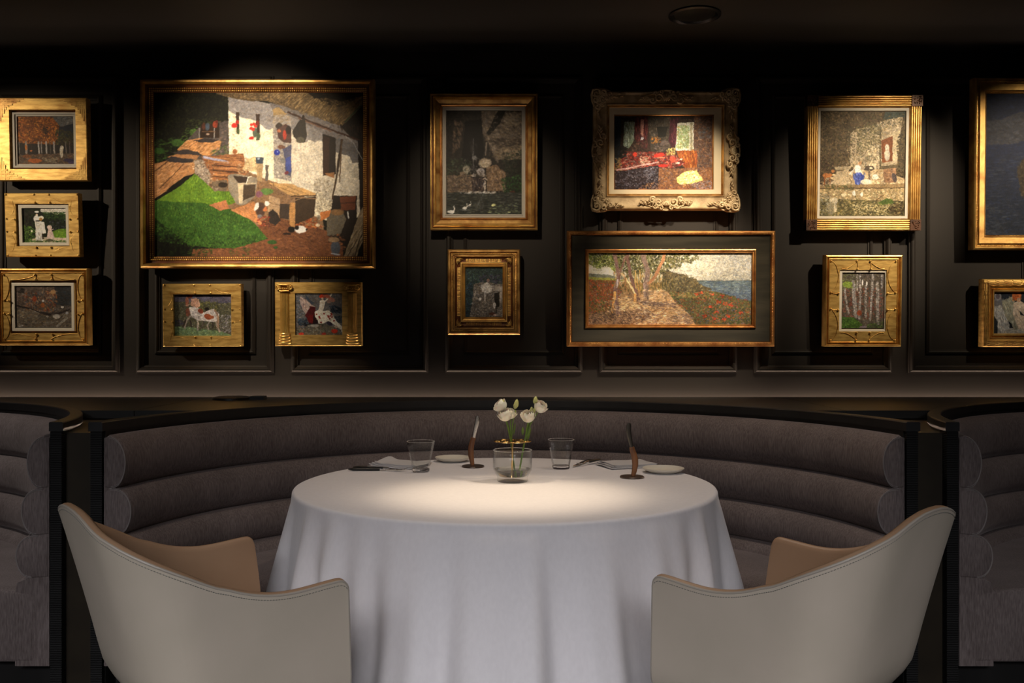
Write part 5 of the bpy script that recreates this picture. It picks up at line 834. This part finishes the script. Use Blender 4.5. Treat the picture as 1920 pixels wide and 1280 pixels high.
# ------------------------------------------------------------------ framed pictures
def srgb2lin(a): return np.where(a <= .04045, a/12.92, ((a+.055)/1.055)**2.4)
class Pic:
    def __init__(s, label, rect, depth, tilt, name='framed_painting'):
        s.x0, s.y0, s.x1, s.y1 = rect; s.cx = (s.x0+s.x1)/2; s.s = (WALLY-depth-.01)/FPX; s.d = depth
        z = CAMZ-(s.y1-640)*s.s; s.t = thing(name, label, 'painting', ((s.cx-960)*s.s, WALLY-.032, z), (math.radians(tilt), 0, 0))
        s.rect = rect
    def f(s, x, y, q): return ((x-s.cx)*s.s, -q, (s.y1-y)*s.s)
    def ringp(s, name, m, rect, prof, parent=None, sharp=25): return ring(MB(), rect, prof, s.f).build(name, m, parent or s.t, True, sharp)
    def canvas(s, img, rect, q, gain):
        h, w_ = img.shape[:2]; x0, y0, x1, y1 = rect
        u = (np.linspace(x0, x1, w_)-s.cx)*s.s; v_ = (s.y1-np.linspace(y0, y1, h))*s.s
        co = np.zeros((h, w_, 3), np.float32); co[..., 0] = u[None, :]; co[..., 1] = -q; co[..., 2] = v_[:, None]
        me = bpy.data.meshes.new('painted_canvas'); idx = np.arange(h*w_).reshape(h, w_)
        quad = np.stack([idx[1:, :-1], idx[1:, 1:], idx[:-1, 1:], idx[:-1, :-1]], -1).reshape(-1, 4); nf = len(quad)
        me.vertices.add(h*w_); me.vertices.foreach_set('co', co.ravel()); me.loops.add(nf*4); me.loops.foreach_set('vertex_index', quad.ravel().astype(np.int32)); me.polygons.add(nf); me.polygons.foreach_set('loop_start', np.arange(0, nf*4, 4, dtype=np.int32)); me.polygons.foreach_set('loop_total', np.full(nf, 4, np.int32))
        me.update(); ca = me.color_attributes.new('paint', 'FLOAT_COLOR', 'POINT'); c4 = np.ones((h*w_, 4), np.float32); c4[:, :3] = np.clip(srgb2lin(img).reshape(-1, 3)*gain*np.array([1, 1.10, 1.32]), 0, .9); ca.data.foreach_set('color', c4.ravel()); me.materials.append(MATS['oil_paint'])
        o = bpy.data.objects.new('painted_canvas', me); COL.objects.link(o); o.parent = s.t
        MB().box((x0-s.cx)*s.s, (x1-s.cx)*s.s, -q+.001, -.002, (s.y1-y1)*s.s, (s.y1-y0)*s.s).build('backing_board', 'black_oak', s.t, False)
    def beads(s, name, m, rect, pitch, r, q, parent=None, flat=.8, long=1.0):
        x0, y0, x1, y1 = rect; mb = MB(); rm = r*s.s
        nx = int((x1-x0)/pitch); ny = int((y1-y0)/pitch)
        for i in range(nx+1):
            for y in (y0, y1): mb.ellipsoid(s.f(x0+(x1-x0)*i/nx, y, q), (rm*long, rm*flat, rm), 6, 4)
        for i in range(1, ny):
            for x in (x0, x1): mb.ellipsoid(s.f(x, y0+(y1-y0)*i/ny, q), (rm, rm*flat, rm*long), 6, 4)
        return tag(mb.build(name, m, parent or s.t, True, 80), None, kind='stuff')
    def studs(s, pts, m, q, r=2.0):
        mb = MB()
        for x, y in pts: mb.ellipsoid(s.f(x, y, q), (r*s.s,)*3, 8, 5)
        return tag(mb.build('studs', m, s.t, True, 80), None, kind='stuff')
    def curls(s, paths, m, q, r=.8):
        mb = MB()
        for p in paths: mb.tube([s.f(x, y, q) for x, y in p], r*s.s, 5)
        return tag(mb.build('raised_lines', m, s.t, True, 80), None, kind='stuff')
def bez(a, b, c, n=8): return [((1-t)**2*a[0]+2*t*(1-t)*b[0]+t*t*c[0], (1-t)**2*a[1]+2*t*(1-t)*b[1]+t*t*c[1]) for t in [i/n for i in range(n+1)]]
def inset(r, i): return (r[0]+i, r[1]+i, r[2]-i, r[3]-i)

# big cottage picture: half-round gilt rim, dark hollow, two rows of beads
p = Pic('largest gilt-framed painting of a sunlit thatched cottage and grassy yard', (265, 150, 703, 503), .05, .7)
p.ringp('outer_moulding', 'gilt', p.rect, [(0, -.003), (0, .034), (1.2, .044), (3.5, .050), (6.5, .048), (9, .040), (9.6, .034)])
p.ringp('hollow_moulding', 'bole_red', p.rect, [(9.6, .034), (11, .026), (13, .024), (15, .026), (22, .016), (23.5, .012)])
p.beads('beading', 'gilt_bright', inset(p.rect, 16.6), 3.6, 1.5, .0265); p.beads('inner_beading', 'gilt_bright', inset(p.rect, 20.4), 3.6, 1.5, .021)
p.canvas(paint_cottage(), (287, 171, 687, 487), .013, G['cottage'])
# waterfall: stepped gilt moulding, grey liner
p = Pic('gilt-framed dark painting of a grotto waterfall with swans', (807, 178, 1008, 431), .045, 1.5)
p.ringp('outer_moulding', 'gilt', p.rect, [(0, -.003), (0, .036), (1.0, .041), (3, .042), (4, .038)])
p.ringp('step_moulding', 'bole_red', p.rect, [(4, .038), (4.6, .034), (5.4, .034), (6, .040)]); p.ringp('middle_moulding', 'gilt', p.rect, [(6, .040), (8, .045), (10, .046), (11, .041)])
p.ringp('inner_moulding', 'gilt_antique', p.rect, [(11, .041), (12, .037), (18, .030), (19, .026)]); p.ringp('sight_moulding', 'gilt_copper', p.rect, [(19, .026), (19.6, .031), (21, .032), (22.5, .030), (23, .020)])
p.ringp('liner', 'liner_grey', p.rect, [(22.8, .020), (24, .022), (27, .020), (27.6, .023), (29.5, .022), (30, .014)])
p.canvas(paint_waterfall(), (836.5, 208, 979, 402), .015, G['waterfall'])
# small relief frame with rope band, fluted cove and leaf corners
p = Pic('small deep gilt rope-and-flute frame with a grey stone well scene', (840, 468, 975, 627), .045, 1.5)
p.ringp('outer_moulding', 'gilt_antique', p.rect, [(0, -.003), (0, .036), (2, .042), (4.5, .043), (6, .036), (10, .034), (11, .040), (13, .041), (14, .034)])
x0, y0, x1, y1 = inset(p.rect, 8.2); mb = MB()
for i in range(int((x1-x0)/2.6)+1):
    for y in (y0, y1): xx = x0+i*2.6; mb.tube([p.f(xx-1, y+1.5, .036), p.f(xx+1, y-1.5, .036)], 1.2*p.s, 5)
for i in range(int((y1-y0)/2.6)+1):
    for x in (x0, x1): yy = y0+i*2.6; mb.tube([p.f(x-1.5, yy+1, .036), p.f(x+1.5, yy-1, .036)], 1.2*p.s, 5)
tag(mb.build('rope_band', 'gilt', p.t, True, 80), None, kind='stuff')
p.ringp('cove', 'bole_red', p.rect, [(14, .034), (16, .026), (20, .022), (23, .026), (24, .033)])
x0, y0, x1, y1 = inset(p.rect, 20.5); mb = MB()
for i in range(int((x1-x0-28)/2.4)+1):
    for y in (y0, y1): xx = x0+14+i*2.4; mb.tube([p.f(xx, y-3.2, .024), p.f(xx, y+3.2, .028)], .85*p.s, 5)
for i in range(int((y1-y0-28)/2.4)+1):
    for x in (x0, x1): yy = y0+14+i*2.4; mb.tube([p.f(x-3.2, yy, .026), p.f(x+3.2, yy, .026)], .85*p.s, 5)
tag(mb.build('fluting', 'gilt', p.t, True, 80), None, kind='stuff')
for sx, sy in ((0, 0), (1, 0), (0, 1), (1, 1)):
    mb = MB(); cxx = (x0, x1)[sx]; cyy = (y0, y1)[sy]; dx = (1, -1)[sx]; dy = (1, -1)[sy]
    for a_, L_ in ((PI/4, 11), (.12, 13), (PI/2-.12, 13), (.45, 10), (PI/2-.45, 10), (PI*1.25, 5)):
        ex, ey = cxx-dx*4+dx*math.cos(a_)*L_, cyy-dy*4+dy*math.sin(a_)*L_; P0 = Vector(p.f(cxx-dx*4, cyy-dy*4, .028)); P1 = Vector(p.f(ex, ey, .030)); mb.tube([P0, P0.lerp(P1, .5)+Vector((0, -.004, 0)), P1], [.8*p.s, 2.2*p.s, .5*p.s], 6)
    mb.build('corner_leaf', 'gilt', p.t, True, 80)
p.ringp('sight_moulding', 'gilt', p.rect, [(24, .033), (26, .034), (27, .028), (30, .024), (31.5, .030), (32.5, .028), (33, .018)])
p.canvas(paint_wellhead(), (872, 499, 943, 595), .019, G['wellhead'])
# coast road: copper gilt rims either side of a wide ebonised slope
p = Pic('wide dark-framed painting of a coastal road under trees with red flowers', (1063, 433, 1451, 649), .055, 1.5)
p.ringp('outer_moulding', 'gilt_copper', p.rect, [(0, -.003), (0, .042), (1.5, .052), (3.5, .055), (6, .053), (8, .046), (8.6, .040)])
mb = MB(); x0, y0, x1, y1 = inset(p.rect, 5.2)
for i in range(int((x1-x0)/2.8)+1):
    for y in (y0, y1): xx = x0+i*2.8; mb.ellipsoid(p.f(xx, y, .0525), (1.3*p.s, .9*p.s, 2.2*p.s), 6, 4)
for i in range(int((y1-y0)/2.8)+1):
    for x in (x0, x1): mb.ellipsoid(p.f(x, y0+i*2.8, .0525), (2.2*p.s, .9*p.s, 1.3*p.s), 6, 4)
tag(mb.build('carved_edge', 'gilt_copper', p.t, True, 80), None, kind='stuff')
p.ringp('ebonised_slope', 'frame_ebonised', p.rect, [(8.6, .040), (9.5, .042), (33.5, .024), (34, .026)])
p.ringp('inner_moulding', 'gilt_copper', p.rect, [(34, .024), (34.3, .032), (36, .034), (37.5, .031), (38.2, .027), (39.6, .028), (40.8, .024), (41, .014)])
p.canvas(paint_coast(), (1103, 473, 1411, 609), .016, G['coast'])
# ruins: reeded sides and four dark corner blocks, white liner
p = Pic('reeded gilt frame with dark corner blocks around a garden ruin painting', (1509, 182, 1723, 432), .045, 2.0)
x0, y0, x1, y1 = p.rect; prof = [(0, -.003), (0, .036)]
p.ringp('frame_base', 'gilt_antique', p.rect, [(0, -.003), (0, .034), (20, .034), (21.5, .026), (22, .018)])
for j in range(5):
    c_ = 2.2+4*j; r_ = 1.9*p.s
    for a_, b_ in (((x0+20, y0+c_), (x1-20, y0+c_)), ((x0+20, y1-c_), (x1-20, y1-c_)), ((x0+c_, y0+20), (x0+c_, y1-20)), ((x1-c_, y0+20), (x1-c_, y1-20))):
        MB().tube([p.f(*a_, .036), p.f(*b_, .036)], r_, 8).build('reed', 'gilt', p.t, True, 60)
for cx_, cy_ in ((x0+10, y0+10), (x1-10, y0+10), (x0+10, y1-10), (x1-10, y1-10)):
    a_ = Vector(p.f(cx_-10, cy_+10, 0)); b_ = Vector(p.f(cx_+10, cy_-10, 0)); bl = MB().box(a_.x, b_.x, -.046, -.001, a_.z, b_.z).build('corner_block', 'ornament_dark', p.t, False)
    mb = MB(); rr = random.Random(int(cx_+cy_))
    for k in range(26): mb.ellipsoid(p.f(cx_+rr.uniform(-7.5, 7.5), cy_+rr.uniform(-7.5, 7.5), .046), (rr.uniform(.8, 1.8)*p.s,)*3, 6, 4)
    tag(mb.build('carved_leaves', 'ornament_dark', bl, True, 80), None, kind='stuff')
p.ringp('liner', 'liner_linen', p.rect, [(21.5, .022), (22.5, .027), (27, .025), (27.6, .016)])
p.canvas(paint_ruins(), (1534.5, 209, 1697, 405.5), .018, G['ruins'])
# frames with studs and scratched scrolls in gold leaf
def studded(label, rect, wid, rim, liner, canv, img, gain, tilt, scale=1.0, linerm='liner_linen', dep=.042):
    p = Pic(label, rect, dep, tilt); x0, y0, x1, y1 = rect
    if rim: p.ringp('outer_rim', 'gilt', rect, [(0, -.003), (0, .030), (1.2, .040), (3, .042), (4.6, .036), (5, .028), (6.4, .028), (6.8, .036), (8.2, .038), (9.2, .033)])
    r0 = 9.2 if rim else 0; pr = [(r0, .033), (r0+wid, .031), (r0+wid+.6, .016)] if rim else [(0, -.003), (0, .034), (1, .036), (wid, .033), (wid+.8, .016)]
    p.ringp('leaf_panel', 'gilt_leaf', rect, pr)
    a = inset(rect, r0); q = .035; ins = 2.6; w_ = wid; S_ = []; C = []
    X0, Y0, X1, Y1 = a; fx = lambda t: X0+(X1-X0)*t; fy = lambda t: Y0+(Y1-Y0)*t
    for sx in (X0+ins, X1-ins):
        for sy in (Y0+ins, Y1-ins): S_.append((sx, sy))
    for t in (.40, .60):
        for yy in ((Y0+ins, Y0+w_-ins*.8), (Y1-ins, Y1-w_+ins*.8)): S_ += [(fx(t), yy[0]), (fx(t+.01), yy[1])]; C.append(bez((fx(t), yy[0]), (fx(t)+3, (yy[0]+yy[1])/2), (fx(t+.01), yy[1])))
        for xx in ((X0+ins, X0+w_-ins*.8), (X1-ins, X1-w_+ins*.8)): S_ += [(xx[0], fy(t)), (xx[1], fy(t+.01))]; C.append(bez((xx[0], fy(t)), ((xx[0]+xx[1])/2, fy(t)+3), (xx[1], fy(t+.01))))
    for sx, ex in ((X0, 1), (X1, -1)):
        for sy, ey in ((Y0, 1), (Y1, -1)):
            C.append(bez((sx+ex*ins, sy+ey*ins), (sx+ex*w_*.75, sy+ey*w_*.35), (sx+ex*w_*.8, sy+ey*w_*1.3), 10)); C.append(bez((sx+ex*w_*1.2, sy+ey*w_*.85), (sx+ex*(X1-X0)*.25, sy+ey*w_*1.05), (fx(.5)-ex*(X1-X0)*.10, sy+ey*ins*1.6), 12))
            C.append(bez((sx+ex*w_*.88, sy+ey*w_*1.2), (sx+ex*w_*.98, sy+ey*(Y1-Y0)*.30), (sx+ex*ins*1.4, fy(.5)-ey*(Y1-Y0)*.10), 12))
    p.studs(S_, 'gilt_bright', q+.0008, 2.0*scale); p.curls(C, 'gilt_leaf', q-.0016, .62*scale)
    if liner:
        i0 = r0+wid; lx0, ly0, lx1, ly1 = liner; mb = MB(); f = p.f
        rows = []
        for k, qq in ((0, .012), (0, .026), (1.2, .027), (3, .026), (5.6, .0255), (6.2, .018)):
            rows.append([f(lx0+k, ly0+k, qq), f(lx1-k, ly0+k, qq), f(lx1-k, ly1-k, qq), f(lx0+k, ly1-k, qq)])
        MB().grid(rows, True).build('liner', linerm, p.t, True, 25)
    rb = inset(rect, r0+wid-.5); p.ringp('rebate', 'bole_red', rb, [(0, .030), (.5, .012), (8, .011)])
    p.canvas(img, canv, .019 if liner else .020, gain); return p
studded('small studded gold-leaf frame with women in a green garden', (15, 363, 153, 481), 19.5, False, (38.5, 384.5, 132, 460), (45, 391, 127, 454), paint_garden(), G['garden'], 3.4)
studded('studded gold-leaf frame with raised rim and a brown harbour sketch', (0, 503, 170, 647), 13.5, True, (24, 530, 141.5, 620.5), (31, 537, 135, 613), paint_harbour(), G['harbour'], 1.5)
studded('studded gold-leaf frame with a piebald horse and riders', (308, 532, 455, 649), 19.5, False, None, (328, 550, 436, 630), paint_horse(), G['horse'], 1.5)
studded('upright studded gold-leaf frame with a birch forest painting', (1543, 478, 1687, 649), 19, True, (1571, 505, 1662.5, 622.5), (1578, 512.5, 1656, 614.5), paint_birches(), G['birches'], 2.2)
# autumn trees: flat gold frame, stepped corners, grey liner
p = Pic('flat gold frame with stepped corners around orange autumn trees', (1, 186, 168, 339), .042, 2.2)
p.ringp('leaf_panel', 'gilt_leaf', p.rect, [(0, -.003), (0, .036), (1.5, .038), (21.5, .036), (22.5, .014)])
x0, y0, x1, y1 = p.rect
for sx, ex in ((x0, 1), (x1, -1)):
    for sy, ey in ((y0, 1), (y1, -1)):
        mb = MB()
        for k in range(6):
            ln = 50-7*k; z_ = .0385+.0008*(k % 2); o_ = 1.2+3.3*k
            for horiz in (0, 1):
                xa, xb, ya, yb = (sx+ex*(1.2+o_*.0), sx+ex*ln, sy+ey*o_, sy+ey*(o_+2.6)) if horiz else (sx+ex*o_, sx+ex*(o_+2.6), sy+ey*1.2, sy+ey*ln)
                a_ = Vector(p.f(xa, ya, 0)); b_ = Vector(p.f(xb, yb, 0)); mb.box(min(a_.x, b_.x), max(a_.x, b_.x), -z_-.0003*horiz, -.036, min(a_.z, b_.z), max(a_.z, b_.z))
        tag(mb.build('stepped_corner', 'gilt_antique' if ey > 0 and ex > 0 else 'gilt', p.t, False), None, kind='stuff')
p.ringp('rebate', 'bole_red', inset(p.rect, 21), [(0, .032), (1.5, .012), (8, .011)])
p.ringp('liner', 'liner_grey', (27, 212, 146.5, 314.5), [(0, .012), (0, .028), (3.5, .027), (4.2, .023), (6.8, .022), (7.4, .016)])
p.canvas(paint_autumn(), (33.5, 218.5, 140, 308), .0175, G['autumn'])
# temple frame: fluted ionic half columns either side
p = Pic('gold temple-like frame with two fluted columns around leaping centaurs', (517, 529, 679, 648), .045, 1.5)
x0, y0, x1, y1 = p.rect
p.ringp('leaf_panel', 'gilt_leaf', p.rect, [(0, -.003), (0, .030), (1, .032), (20.5, .032), (21, .016)])
for a_, b_ in (((519, 531), (554.5, 646)), ((642.5, 531), (677, 646))):
    A = Vector(p.f(a_[0], b_[1], 0)); B = Vector(p.f(b_[0], a_[1], 0)); MB().box(A.x, B.x, -.0325, -.004, A.z, B.z).build('side_panel', 'gilt_leaf', p.t, False)
for cx_ in (535, 661.5):
    mb = MB(); rows = []
    for y_ in (550, 560, 600, 624): rows.append([p.f(cx_+8.3*math.cos(a_), y_, .032+8.3*p.s*.8*math.sin(a_)-.0022*abs(math.cos(a_*9))) for a_ in [PI*i/54 for i in range(55)]])
    col_ = mb.grid(rows).build('column', 'gilt_bright', p.t, True, 70)
    mb = MB()
    for sg in (-1, 1):
        P_ = [];
        for i in range(22): a_ = i/21*PI*3.2; r_ = 5.2*(1-.24*a_/PI/1.05); P_.append(p.f(cx_+sg*(11.5+r_*math.cos(a_+PI/2)), 538.5-r_*math.sin(a_+PI/2), .042))
        mb.tube(P_, 1.25*p.s, 6); mb.ellipsoid(p.f(cx_+sg*11.5, 538.5, .041), (2*p.s,)*3, 8, 5)
    mb.tube([p.f(cx_-13, 533.2, .042), p.f(cx_, 534, .044), p.f(cx_+13, 533.2, .042)], 1.6*p.s, 6); mb.tube([p.f(cx_-9, 545.5, .04), p.f(cx_+9, 545.5, .04)], 1.8*p.s, 6)
    for k in range(4): mb.ellipsoid(p.f(cx_-6+4*k, 541, .041), (1.7*p.s, 1.7*p.s, 2.2*p.s), 6, 4)
    mb.build('capital', 'gilt_bright', col_, True, 70)
    mb = MB()
    for y_, r_ in ((626, 10.5), (631, 11), (636.5, 11.5), (642, 12)): mb.grid([[p.f(cx_+(r_+d_)*math.cos(a_), y_+e_, .030+(r_+d_)*p.s*.75*math.sin(a_)) for a_ in [PI*i/24 for i in range(25)]] for e_, d_ in ((-2.4, -.8), (-1.4, .3), (0, .7), (1.4, .3), (2.4, -.8))])
    mb.build('column_base', 'gilt_bright', col_, True, 70)
p.ringp('rebate', 'bole_red', (555, 549, 642.5, 628), [(-.4, .031), (0, .024), (1, .018), (4, .017)])
p.canvas(paint_centaurs(), (555, 549.5, 642.5, 628), .025, G['centaurs'])
# dark sea picture at the right edge: bead rows, wide flat
p = Pic('tall gilt-framed dark blue seascape at the right edge', (1821, 148, 2062, 468), .05, 1.0)
p.ringp('outer_moulding', 'gilt', p.rect, [(0, -.003), (0, .038), (1, .046), (3, .049), (5, .046), (5.6, .036), (10.5, .034), (11, .042)])
p.beads('beading', 'gilt_bright', inset(p.rect, 6.6), 2.7, 1.15, .037); p.beads('inner_beading', 'gilt_bright', inset(p.rect, 9.4), 2.7, 1.15, .036)
p.ringp('flat_moulding', 'gilt', p.rect, [(11, .042), (12, .043), (22.5, .036), (23.5, .030), (25, .024), (28, .018)])
p.beads('sight_beading', 'gilt_antique', inset(p.rect, 26.6), 2.0, 1.1, .022); p.canvas(paint_nocturne(), (1848, 175, 2035, 441), .018, G['nocturne'])
# seated figure at the lower right
p = Pic('carved gold frame at lower right with a seated red-haired figure from behind', (1839, 523, 2000, 650), .045, 1.0)
p.ringp('carved_moulding', 'gilt_leaf', p.rect, [(0, -.003), (0, .030), (2, .040), (7, .044), (12, .040), (14.5, .033), (15, .028)])
mb = MB(); x0, y0, x1, y1 = p.rect
for i in range(int((x1-x0)/16)-1):
    for y_, sg in ((y0, 1), (y1, -1)):
        for k in range(3): mb.tube([p.f(x, y, .0425+.001*k) for x, y in bez((x0+6+i*16, y_+sg*(3+3*k)), (x0+16+i*16, y_+sg*(9+3*k)), (x0+30+i*16, y_+sg*(4+2.5*k)), 8)], .55*p.s, 5)
for i in range(int((y1-y0)/16)-1):
    for x_, sg in ((x0, 1), (x1, -1)):
        for k in range(3): mb.tube([p.f(x, y, .0425+.001*k) for x, y in bez((x_+sg*(3+3*k), y0+6+i*16), (x_+sg*(6+3*k), y0+16+i*16), (x_+sg*(3+3*k), y0+30+i*16), 8)], .55*p.s, 5)
tag(mb.build('carved_grain', 'gilt', p.t, True, 80), None, kind='stuff')
p.ringp('inner_moulding', 'gilt', p.rect, [(15, .028), (16, .034), (17.5, .033), (18, .024), (20, .022), (20.6, .030), (23, .030), (24, .024), (25.5, .014)])
p.canvas(paint_seated(), (1864, 547, 1976, 626), .016, G['seated'])
# ornate cream frame with carved scrolls
p = Pic('ornate cream carved frame with an impressionist red interior', (1112, 171, 1383, 393), .06, 1.5)
p.ringp('outer_moulding', 'frame_cream', p.rect, [(0, -.003), (0, .030), (2, .040), (4, .043), (6, .040), (8, .036), (20, .030), (24, .032), (25.5, .038), (26.5, .036)])
p.ringp('inner_moulding', 'gilt_antique', p.rect, [(26.5, .036), (27.5, .028), (29.5, .030), (31, .024)]); 
p.ringp('liner', 'liner_cream', (1137, 199, 1354, 369), [(0, .020), (1.5, .027), (14.5, .024), (15.2, .020)])
p.ringp('sight_edge', 'gilt_copper', (1150.5, 214.5, 1338.5, 355.5), [(0, .022), (1.6, .023), (2.4, .014)])
p.canvas(paint_interior(), (1151, 215, 1338, 355), .017, G['interior'])
def cscroll(mb, x, y, size, a0, sg, turns=1.5, q=.050, th=1.0):
    P_ = []; rd = []; n = 18
    for i in range(n): u = i/(n-1); a_ = a0+sg*u*turns*2*PI; r_ = size*(1-u)**.8+.25; P_.append(p.f(x+r_*math.cos(a_), y+r_*math.sin(a_), q+.004*u)); rd.append((2.0-.8*u)*th*p.s)
    mb.tube(P_, rd, 6)
def leaf(mb, x, y, a_, L_, wd, q=.048):
    A = Vector(p.f(x, y, q)); B = Vector(p.f(x+L_*math.cos(a_), y+L_*math.sin(a_), q-.004)); mid = A.lerp(B, .45)+Vector((0, -.008, 0)); mb.tube([A, A.lerp(mid, .6), mid, mid.lerp(B, .6), B], [wd*.4*p.s, wd*.9*p.s, wd*p.s, wd*.6*p.s, .2*p.s], 6)
def corner(sx, sy, ex, ey):
    mb = MB(); rr = random.Random(int(sx+sy)); X = lambda u: sx+ex*u; Y = lambda u: sy+ey*u
    s_ = 1 if ex*ey > 0 else -1; ang = lambda a_: math.atan2(ey*math.sin(a_), ex*math.cos(a_))
    for u, v_, z_, a_, t_ in ((6, 6, 8, 3.9, 1), (18, 4, 7, 3.6, -1), (4, 18, 7, 4.3, 1), (31, 8, 6, 3.4, -1), (8, 31, 6, 4.5, 1), (17, 17, 6, .8, 1), (26, 16, 4.5, 1, -1), (16, 26, 4.5, .7, 1)): cscroll(mb, X(u), Y(v_), z_, ang(a_), t_*s_, 1.35, .052, 1.15)
    for a_ in (0.05, .25, .5, .785, 1.07, 1.32, 1.52): leaf(mb, X(6), Y(6), ang(a_), 20+10*abs(a_-.785), 2.6)
    for k in range(7): leaf(mb, X(20+5*k), Y(11+rr.uniform(-4, 4)), ang(rr.uniform(-.6, .6)), 9, 1.9); leaf(mb, X(11+rr.uniform(-4, 4)), Y(20+5*k), ang(PI/2+rr.uniform(-.6, .6)), 9, 1.9)
    for k in range(16): mb.ellipsoid(p.f(X(rr.uniform(-3, 26)), Y(rr.uniform(-3, 22)), .046), (rr.uniform(1, 2.4)*p.s,)*3, 7, 4)
    mb.tube([p.f(X(a_), Y(b_), .040) for a_, b_ in ((1, 30), (-2, 20), (-3, 8), (-1, -1), (8, -3), (20, -2.5), (32, 1))], [1*p.s, 2.2*p.s, 2.6*p.s, 2.6*p.s, 2.6*p.s, 2.2*p.s, 1*p.s], 6)
    mb.build('corner_ornament', 'ornament_cream', p.t, True, 70)
for a_ in ((1112, 171, 1, 1), (1383, 171, -1, 1), (1112, 393, 1, -1), (1383, 393, -1, -1)): corner(*a_)
def centre(x, y, ax, ay, span):
    mb = MB(); bx, by = -ay, ax       # (ax, ay) runs along the side, (bx, by) across it
    pt = lambda u, v_: (x+ax*u+bx*v_, y+ay*u+by*v_); an = lambda a_: math.atan2(ay*math.cos(a_)+by*math.sin(a_), ax*math.cos(a_)+bx*math.sin(a_))
    for k in range(9): a_ = PI*(.08+.84*k/8); leaf(mb, *pt(0, -4), an(a_), 12, 2.1, .048)
    for sg in (-1, 1):
        a1 = 0 if sg > 0 else PI
        cscroll(mb, *pt(sg*14, 2), 8, an(a1+PI), sg, 1.4, .053, 1.2); cscroll(mb, *pt(sg*26, 6), 6, an(a1+PI*.8), -sg, 1.4, .052, 1.15); cscroll(mb, *pt(sg*10, -9), 5, an(a1), sg, 1.2, .052, 1.1); cscroll(mb, *pt(sg*20, -6), 4.5, an(a1), -sg, 1.2, .052, 1.0)
        for k in range(5): leaf(mb, *pt(sg*(28+span*.2*k/5*2), 2), an(a1+(.45 if k % 2 else -.45)), 9, 1.7)
        mb.tube([p.f(*pt(sg*q, w_), .043) for q, w_ in ((0, -13), (10, -12), (20, -9), (30, -5), (42, -1))], [1.8*p.s, 1.8*p.s, 1.6*p.s, 1.2*p.s, .7*p.s], 6)
    mb.ellipsoid(p.f(*pt(0, -2), .047), (4*p.s,)*3, 10, 6); mb.build('centre_ornament', 'ornament_cream', p.t, True, 70)
centre(1248, 182, -1, 0, 50) if False else centre(1248, 184, 1, 0, 50); centre(1248, 381, -1, 0, 50); centre(1123, 283, 0, -1, 40); centre(1373, 283, 0, 1, 40)
